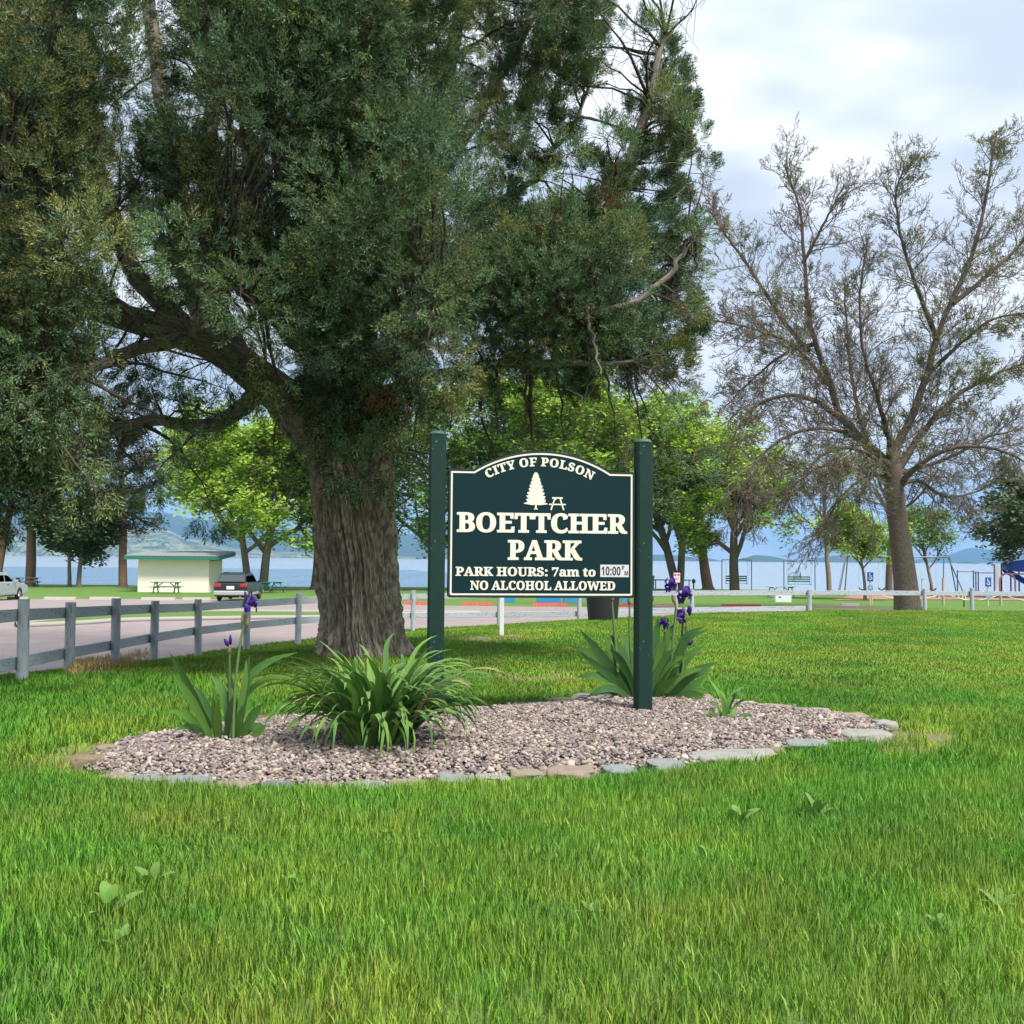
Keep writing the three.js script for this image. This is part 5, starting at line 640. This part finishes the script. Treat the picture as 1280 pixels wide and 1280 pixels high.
function picnicTable(label, px, py, turn, paint, seed) {
  const q = GP(px, py), t = thing('picnic_table', label, 'picnic table', [q.x, q.y, q.z], turn, 'picnic tables in the park'), L = 1.9;
  for (let k = 0; k < 5; k++) mesh('top_plank', bx(L, 0.04, 0.135, 0, 0.75, -0.3 + k * 0.15, 0.006), paint, t);
  for (const s of [-1, 1]) for (let k = 0; k < 2; k++) mesh('bench_plank', bx(L, 0.04, 0.13, 0, 0.44, s * (0.62 + k * 0.145), 0.006), paint, t);
  for (const x of [-0.7, 0.7]) { mesh('frame', merge([bar(V(x, 0, 0.62), V(x, 0.73, 0.22), 0.045, 4), bar(V(x, 0, -0.62), V(x, 0.73, -0.22), 0.045, 4), bx(0.05, 0.09, 1.5, x + 0.06, 0.39, 0), bx(0.05, 0.08, 0.7, x + 0.06, 0.69, 0)]), paint, t); mesh('brace', bar(V(x, 0.38, 0), V(x * 0.35, 0.71, 0), 0.03, 4), paint, t); }
  return t;
}
picnicTable('green wooden picnic table in front of the cream hut', 207.5, 741.5, 0.05, mGreenPaint); picnicTable('green wooden picnic table behind the station wagon', 339, 741, 1.2, mGreenPaint); picnicTable('dark picnic table at the shore beside the thick pine trunk', 33, 734, 0.1, mat(0.06, 0.08, 0.08, 0.7)); picnicTable('grey white picnic table on the lawn below the bench swings', 976, 747, 0.15, mat(0.36, 0.42, 0.42, 0.8));
{ const q = GP(978, 752.5), t = thing('white_box', 'white box with small dark mark beside the grey picnic table', 'box', [q.x, q.y, q.z]); mesh('body', new RoundedBoxGeometry(1.0, 0.56, 0.5, 2, 0.02).translate(0, 0.26, 0), mat(0.70, 0.72, 0.74, 0.6), t); mesh('lid', new RoundedBoxGeometry(1.06, 0.06, 0.56, 2, 0.015).translate(0, 0.57, 0), mat(0.66, 0.68, 0.7, 0.6), t); mesh('mark', bx(0.16, 0.1, 0.004, -0.22, 0.3, 0.252), mat(0.12, 0.16, 0.3, 0.6), t); }
// wheel stops
function wheelStop(px, py, wpx, m, label, group) { const q = GP(px, py), w = wpx * -q.z / F, g = new THREE.ExtrudeGeometry(new THREE.Shape([[-0.09, 0], [0.09, 0], [0.06, 0.15], [-0.06, 0.15]].map(([a, b]) => new THREE.Vector2(a, b))), { depth: w, bevelEnabled: true, bevelSize: 0.012, bevelThickness: 0.02, bevelSegments: 2 }).rotateY(Math.PI / 2).translate(-w / 2, 0, 0); const o = mesh('wheel_stop', g, m); o.position.set(q.x, q.y + 0.012, q.z); return tag(o, label, 'wheel stop', group); }
const paleStop = mat(0.44, 0.41, 0.37, 0.9), redTex = noiseTex(256, (u, v) => { const w = sstep(0.15, 0.3, tfbm(u, v, 14, 2.9, 4)); return [lerp(0.50, 0.5, w), lerp(0.10, 0.38, w), lerp(0.09, 0.34, w)]; }), redStop = mat(1, 1, 1, 0.85, { map: redTex });
wheelStop(75, 750, 38, paleStop, 'pale concrete wheel stop in line with the round tree', 'pale wheel stops by the lawn'); wheelStop(131, 750, 36, paleStop, 'pale concrete wheel stop in line with the slender pine before the hut', 'pale wheel stops by the lawn'); wheelStop(198, 750.5, 41, paleStop, 'pale concrete wheel stop in line with the picnic table by the hut', 'pale wheel stops by the lawn'); wheelStop(246, 750.5, 34, paleStop, 'pale concrete wheel stop beside the station wagon', 'pale wheel stops by the lawn'); wheelStop(22, 750, 24, paleStop, 'pale concrete wheel stop at the nose of the silver car', 'pale wheel stops by the lawn');
wheelStop(522, 756, 34, redStop, 'red painted wheel stop beside the juniper trunk', 'red wheel stops'); wheelStop(596, 757, 38, redStop, 'red painted wheel stop seen under the sign beside the white post', 'red wheel stops'); wheelStop(687, 758, 42, redStop, 'red painted wheel stop seen under the middle of the sign', 'red wheel stops'); wheelStop(783, 758, 22, redStop, 'short end of a red wheel stop behind the black bin', 'red wheel stops'); wheelStop(926, 759.5, 48, redStop, 'faded red wheel stop behind the fence near the bench swings', 'red wheel stops'); wheelStop(832, 758.5, 26, mat(0.50, 0.33, 0.24, 0.9), 'tan brown wheel stop behind the iris flowers'); wheelStop(1062, 758, 22, paleStop, 'pale wheel stop alone by the bare tree trunk');
for (const [px, w, l] of [[636, 16, 'low blue painted block seen below the sign lettering NO'], [686, 30, 'widest low blue painted block on the grass behind a red stop'], [716, 24, 'low blue painted block beside the black bin'], [782, 12, 'short low blue painted block between black bin and sign post']]) { const q = GP(px, 753), o = mesh('blue_block', new RoundedBoxGeometry(w * -q.z / F, 0.5, 0.4, 2, 0.03).translate(0, 0.24, 0), mat(0.04, 0.26, 0.55, 0.6)); o.position.copy(q); tag(o, l, 'block', 'blue blocks on the grass'); }
{ // black bin behind the fence
  const q = GP(755, 776.5), s = -q.z / F, t = thing('rubbish_bin', 'large black tapered bin standing at the road edge behind the fence', 'bin', [q.x, q.y, q.z - 0.35]);
  mesh('tub', new THREE.CylinderGeometry(22 * s, 18.5 * s, 0.78, 20, 1).scale(1, 1, 0.8).translate(0, 0.4, 0), mat(0.02, 0.02, 0.024, 0.5), t); mesh('rim', new THREE.TorusGeometry(22 * s, 0.035, 8, 24).rotateX(Math.PI / 2).scale(1, 1, 0.8).translate(0, 0.78, 0), mBlack, t); mesh('lid', new THREE.SphereGeometry(22 * s, 20, 8, 0, 6.283, 0, 1.2).scale(1, 0.25, 0.8).translate(0, 0.72, 0), mBlack, t);
  const u = GP(812, 752), c = thing('wheeled_bin', 'tall dark green bin mostly hidden behind the sign post', 'bin', [u.x, u.y, u.z]); mesh('body', new THREE.CylinderGeometry(0.36, 0.29, 1.5, 4, 1).rotateY(Math.PI / 4).translate(0, 0.76, 0), mat(0.03, 0.06, 0.06, 0.5), c); mesh('lid', bx(0.56, 0.06, 0.58, 0, 1.54, 0, 0.02), mat(0.03, 0.06, 0.06, 0.5), c);
}
function glyphMesh(shapes, m, parent, z) { return mesh('symbol', merge(shapes.map((s) => new THREE.ExtrudeGeometry(s, { depth: 0.004, bevelEnabled: false, curveSegments: 10 }).translate(0, 0, z))), m, parent); }
function accessSign(label, px, py, top, plate, seed) { // blue wheelchair sign on a post, small plate below
  const q = GP(px, py), D = -q.z, t = thing('access_sign', label, 'sign', [q.x, q.y, q.z]), y = P(px, top, D).y - q.y, s = D / F, h = 11.5 * s, w = 7.6 * s;
  mesh('post', bx(0.07, y + h / 2, 0.07, 0, (y + h / 2) / 2 - 0.1, -0.05), mat(0.50, 0.42, 0.36, 0.85), t);
  const b = mesh('board', new RoundedBoxGeometry(w, h, 0.012, 2, 0.004).translate(0, y, 0.012), mat(0.02, 0.06, 0.30, 0.5), t), wheel = new THREE.Shape().absarc(0, 0, w * 0.26, -2.6, 1.0, false), inner = new THREE.Path().absarc(0, 0, w * 0.17, -2.6, 1.0, false), rect = (x, yy, a, c) => new THREE.Shape([[x - a, yy - c], [x + a, yy - c], [x + a, yy + c], [x - a, yy + c]].map(([e, f]) => new THREE.Vector2(e, f)));
  const ring = new THREE.Shape(); ring.absarc(0, -h * 0.14, w * 0.27, -3.4, 0.6, false); ring.absarc(0, -h * 0.14, w * 0.17, 0.6, -3.4, true); const head = new THREE.Shape().absarc(-w * 0.08, h * 0.33, w * 0.09, 0, 6.28, false);
  const sym = glyphMesh([ring, head, rect(-w * 0.06, h * 0.1, w * 0.055, h * 0.15), rect(w * 0.08, h * 0.12, w * 0.12, h * 0.03), rect(w * 0.08, -h * 0.03, w * 0.15, h * 0.035), rect(w * 0.26, -h * 0.16, w * 0.045, h * 0.14)], mWhite, b, 0.0195); sym.position.y = y;
  if (plate) { const p = mesh('lower_plate', new RoundedBoxGeometry(w * 0.86, 6 * s, 0.012, 2, 0.004).translate(0, y - h / 2 - plate * s, 0.012), mat(0.12, 0.30, 0.58, 0.5), t); mesh('symbol', bx(w * 0.3, 1.6 * s, 0.004, 0, y - h / 2 - plate * s, 0.021), mWhite, p); }
  return t;
}
accessSign('blue wheelchair sign with small plate on a pale post beside the bare tree', 1088, 757, 721, 8); accessSign('blue wheelchair sign in front of the playground bars', 1235.5, 758, 727.5, 11);
{ // small no-parking style sign and thin sign, pale post sign
  const q = GP(846, 765), D = -q.z, s = D / F, y = P(846, 722, D).y - q.y, t = thing('notice_sign', 'small white notice with red marks on a grey post behind the iris', 'sign', [q.x, q.y, q.z]); mesh('post', bx(0.07, y, 0.05, 0, y / 2 - 0.1, -0.04), mGalv, t); const b = mesh('board', new RoundedBoxGeometry(8 * s, 12 * s, 0.012, 2, 0.003).translate(0, y, 0.01), mat(0.72, 0.62, 0.62, 0.6), t); for (const e of [-1, 1]) mesh('red_mark', new THREE.CylinderGeometry(1.4 * s, 1.4 * s, 0.004, 12).rotateX(Math.PI / 2).translate(e * 2 * s, y + 3.4 * s, 0.018), mat(0.5, 0.02, 0.03, 0.6), b); mesh('print', bx(5 * s, 0.8 * s, 0.003, 0, y - 0.4 * s, 0.0175), mat(0.5, 0.12, 0.12, 0.6), b); mesh('print', bx(4 * s, 0.8 * s, 0.003, 0, y - 2.6 * s, 0.0175), mat(0.5, 0.12, 0.12, 0.6), b);
  const u = GP(1153.5, 759), yy = P(1153.5, 719, -u.z).y - u.y, v = thing('pale_sign', 'pale blue white sign on a grey post just beside the bare trunk', 'sign', [u.x, u.y, u.z]); mesh('post', bx(0.09, yy, 0.06, 0, yy / 2 - 0.1, -0.04), mat(0.5, 0.52, 0.55, 0.7), v); mesh('board', new RoundedBoxGeometry(0.22, 0.42, 0.012, 2, 0.004).translate(0, yy, 0.01), mat(0.45, 0.58, 0.68, 0.6), v);
  const k = GP(1205, 759), n = thing('low_sign', 'low white notice on a short black stake below the fence rail', 'sign', [k.x, k.y, k.z]); mesh('stake', bx(0.06, 0.5, 0.04, 0, 0.2, 0), mBlack, n); mesh('board', new RoundedBoxGeometry(0.2, 0.3, 0.015, 2, 0.004).translate(0, 0.55, 0.03), mWhite, n); mesh('print', bx(0.1, 0.14, 0.003, 0, 0.55, 0.039), mat(0.08, 0.08, 0.09, 0.7), n);
}
{ // rope barrier of wooden posts
  const f = thing('rope_barrier', 'low rope barrier slung between tan wooden posts before the playground', 'barrier'), pts = [[1088, 756], [1178, 757], [1250, 757.5], [1320, 758]].map(([a, b]) => GP(a, b)), h = [0.75, 1.15, 0.75, 0.75];
  pts.forEach((q, i) => mesh('post', bar(V(q.x + 0.1, q.y - 0.1, q.z - 0.1), V(q.x + 0.1, q.y + h[i] + (i === 1 ? 0.45 : 0), q.z - 0.1), 0.075, 10), mat(0.45, 0.33, 0.27, 0.9), f));
  for (let i = 0; i < 3; i++) { const a = pts[i].clone().add(V(0.1, 0.75, 0)), b = pts[i + 1].clone().add(V(0.1, 0.72, 0)), m = new MB(), q = []; for (let k = 0; k <= 14; k++) { const t = k / 14, p = a.clone().lerp(b, t); p.y -= 0.42 * 4 * t * (1 - t); q.push(p); } m.tube(q, q.map(() => 0.028), 6); mesh('rope', m.geo(), mat(0.6, 0.56, 0.47, 0.9), f); }
}
function benchSwing(label, x0, x1, base, top) {
  const a = GP(x0, base), b = GP(x1, base + 0.5), W = b.x - a.x, t = thing('bench_swing', label, 'bench swing', [a.x, a.y, a.z]), H = P(x0, top, -a.z).y - a.y;
  for (const x of [0, W]) mesh('upright', bar(V(x, -0.1, 0), V(x, H, 0), 0.045, 8), mSteel, t); mesh('top_bar', bar(V(0, H, 0), V(W, H, 0), 0.045, 8), mSteel, t);
  const y = 0.62; for (let k = 0; k < 3; k++) mesh('back_slat', bx(W * 0.72, 0.12, 0.03, W / 2, y + 0.24 + k * 0.19, -0.2), mGreenPaint, t); for (let k = 0; k < 3; k++) mesh('seat_slat', bx(W * 0.72, 0.03, 0.12, W / 2, y, -0.08 + k * 0.14), mGreenPaint, t);
  for (const s of [-1, 1]) { mesh('arm', merge([bx(0.04, 0.04, 0.5, W / 2 + s * W * 0.35, y - 0.03, 0.05), bx(0.04, 0.62, 0.04, W / 2 + s * W * 0.35, y + 0.3, -0.23)]), mSteel, t); mesh('chain', bar(V(W / 2 + s * W * 0.37, y + 0.1, 0.1), V(W / 2 + s * W * 0.37, H, 0), 0.012, 5), mSteel, t); }
  return t;
}
benchSwing('bench swing on steel frame beside the upright forked maple', 902.5, 942, 738, 699.5); benchSwing('bench swing on steel frame standing alone before the lake', 980, 1020.5, 739, 699.5);
{ // playground swing set
  const a = GP(1052, 745), D = -a.z, t = thing('swing_set', 'dark steel swing set with belt seats behind the young maple', 'swing set', [a.x, a.y, a.z]), s = D / F, X = (px) => (px - 1052) * s * 1.0, H = P(1110, 696, D).y - a.y, top = mesh('top_bar', bar(V(X(1057), H, 0), V(X(1187), H, 0), 0.05, 8), mSteel, t);
  for (const [x, b, z] of [[1057, 1040, 1.2], [1058, 1050, -0.4], [1060, 1063, -1.4], [1180, 1177, 0.2], [1185, 1198, 1.3], [1187, 1205, -1.2]]) mesh('leg', bar(V(X(b), -0.15, z), V(X(x), H, 0), 0.045, 8), mSteel, t);
  for (const c of [1078, 1102, 1128, 1166]) { const m = new MB(), q = []; for (let k = 0; k <= 8; k++) { const u = k / 8; q.push(V(X(c - 4 + 8 * u), 0.62 - 0.16 * Math.sin(Math.PI * u), 0)); } m.tube(q, q.map(() => 0.055), 6); const seat = mesh('belt_seat', m.geo(), mBlack, t); for (const e of [-4, 4]) mesh('chain', bar(V(X(c + e), 0.62, 0), V(X(c + e), H, 0), 0.011, 4), mGalv, seat); }
}
{ // climbing bars, playhouse with slide, arch
  const q = GP(1197, 743), D = -q.z, s = D / F, t = thing('climbing_bars', 'dark upright bars joined by level bars beside the playground slide', 'climbing frame', [q.x, q.y, q.z]), X = (px) => (px - 1197) * s, Y = (py) => P(1220, py, D).y - q.y;
  for (const [x, top] of [[1197, 713], [1217, 713], [1220, 714], [1223, 714.5], [1243, 705]]) mesh('upright', bar(V(X(x), -0.1, 0), V(X(x), Y(top), 0), 0.05, 8), mat(0.10, 0.12, 0.24, 0.5), t); for (const [a, b, y] of [[1197, 1217, 714.5], [1217, 1243, 716]]) mesh('level_bar', bar(V(X(a), Y(y), 0), V(X(b), Y(y), 0), 0.04, 8), mSteel, t); mesh('panel', bx(X(1255) - X(1244), Y(706) - Y(737), 0.05, X(1249.5), (Y(706) + Y(737)) / 2, 0), mat(0.62, 0.64, 0.68, 0.7), t);
  const p = GP(1262, 744.5), E = -p.z, e = E / F, g = thing('play_slide', 'bright blue curved slide with hooded top and dark posts', 'slide', [p.x, p.y, p.z]), gx = (px) => (px - 1262) * e, gy = (py) => P(1262, py, E).y - p.y, mb = mat(0.015, 0.09, 0.62, 0.3);
  { const m = new MB(), c = curvePts([V(gx(1256), gy(717), 0), V(gx(1264), gy(722), 0.2), V(gx(1276), gy(730), 0.5), V(gx(1292), gy(736), 1.0), V(gx(1312), gy(739), 1.4)], 22), N = 12; c.forEach((o, i) => { for (let k = 0; k <= N; k++) { const a = Math.PI + Math.PI * k / N, r = 0.44; m.v(o.x - Math.sin(a) * 0.1, o.y + 0.42 + Math.sin(a) * r, o.z + Math.cos(a) * r * 1.1, 0, -Math.sin(a), -Math.cos(a)); } if (i) for (let k = 0; k < N; k++) { const b = i * (N + 1) + k, a = b - N - 1; m.tri(a, b, a + 1); m.tri(a + 1, b, b + 1); } }); const gg = m.geo(); gg.computeVertexNormals(); mesh('chute', gg, mb, g); }
  { const s2 = new THREE.Shape([[gx(1256), gy(712)], [gx(1256), gy(706)], [gx(1263), gy(702)], [gx(1277), gy(700)], [gx(1277), gy(714)]].map(([a, b]) => new THREE.Vector2(a, b))); mesh('hood', new THREE.ExtrudeGeometry(s2, { depth: 1.0, bevelEnabled: true, bevelSize: 0.05, bevelThickness: 0.05, bevelSegments: 3 }).translate(0, 0, -0.5), mb, g); }
  for (const [x, z] of [[1256, -0.5], [1260, 0.5], [1278, -0.5], [1278, 0.5]]) mesh('post', bar(V(gx(x), -0.1, z), V(gx(x), gy(704), z), 0.06, 8), mat(0.06, 0.07, 0.16, 0.5), g); mesh('platform', bx(gx(1279) - gx(1256), 0.08, 1.1, gx(1267.5), gy(717.5), 0), mat(0.45, 0.42, 0.42, 0.7), g); mesh('step_box', bx(0.55, 0.3, 0.5, gx(1263), 0.15, 0.9, 0.03), mat(0.02, 0.05, 0.22, 0.5), g);
  const u = GP(1250, 747), ar = thing('play_arch', 'pink tubular arch at the edge of the wood chips', 'play arch', [u.x, u.y, u.z]), us = -u.z / F; { const m = new MB(), c = []; const r = 9.6 * us, h = P(1260, 717, -u.z).y - u.y - r; c.push(V(0, -0.1, 0)); for (let k = 0; k <= 14; k++) { const a = Math.PI - Math.PI * k / 14; c.push(V(r + Math.cos(a) * r, h + Math.sin(a) * r, 0)); } c.push(V(2 * r, -0.1, 0)); m.tube(c, c.map(() => 0.07), 10); mesh('tube', m.geo(), mat(0.62, 0.34, 0.46, 0.45), ar); const m2 = new MB(); m2.tube([V(r, h + r * 0.98, 0), V(r + 3, h + r * 1.0, -0.2)], [0.05, 0.05], 8); mesh('rail', m2.geo(), mat(0.62, 0.45, 0.5, 0.45), ar); }
  const d = GP(1185, 748), b = thing('low_bench', 'low flat dark bench on two short legs by the wood chips', 'bench', [d.x, d.y, d.z]); mesh('seat', bx(2.0, 0.06, 0.35, 0, 0.42, 0, 0.01), mat(0.06, 0.06, 0.06, 0.8), b); for (const x of [-0.7, 0.7]) mesh('leg', bx(0.12, 0.4, 0.3, x, 0.2, 0), mGalv, b);
  const k = GP(867, 737), v = thing('fire_post', 'short black post with round fitting near the shore behind the iris', 'post', [k.x, k.y, k.z]); mesh('shaft', bar(V(0, -0.1, 0), V(0, 0.95, 0), 0.06, 10), mBlack, v); mesh('fitting', new THREE.SphereGeometry(0.17, 12, 10).scale(1, 1.3, 1).translate(0, 0.75, 0.05), mBlack, v);
  const r0 = GP(818, 737), rl = thing('shore_rail', 'pale level rail on posts along the shore behind the forked maple', 'railing', [r0.x, r0.y, r0.z]); mesh('rail', bx(3.4, 0.12, 0.1, 1.6, 0.86, 0), mat(0.46, 0.47, 0.48, 0.8), rl); for (const x of [0.1, 1.6, 3.1]) mesh('post', bx(0.1, 0.86, 0.1, x, 0.38, 0), mat(0.46, 0.47, 0.48, 0.8), rl);
}
renderer.render(scene, camera);
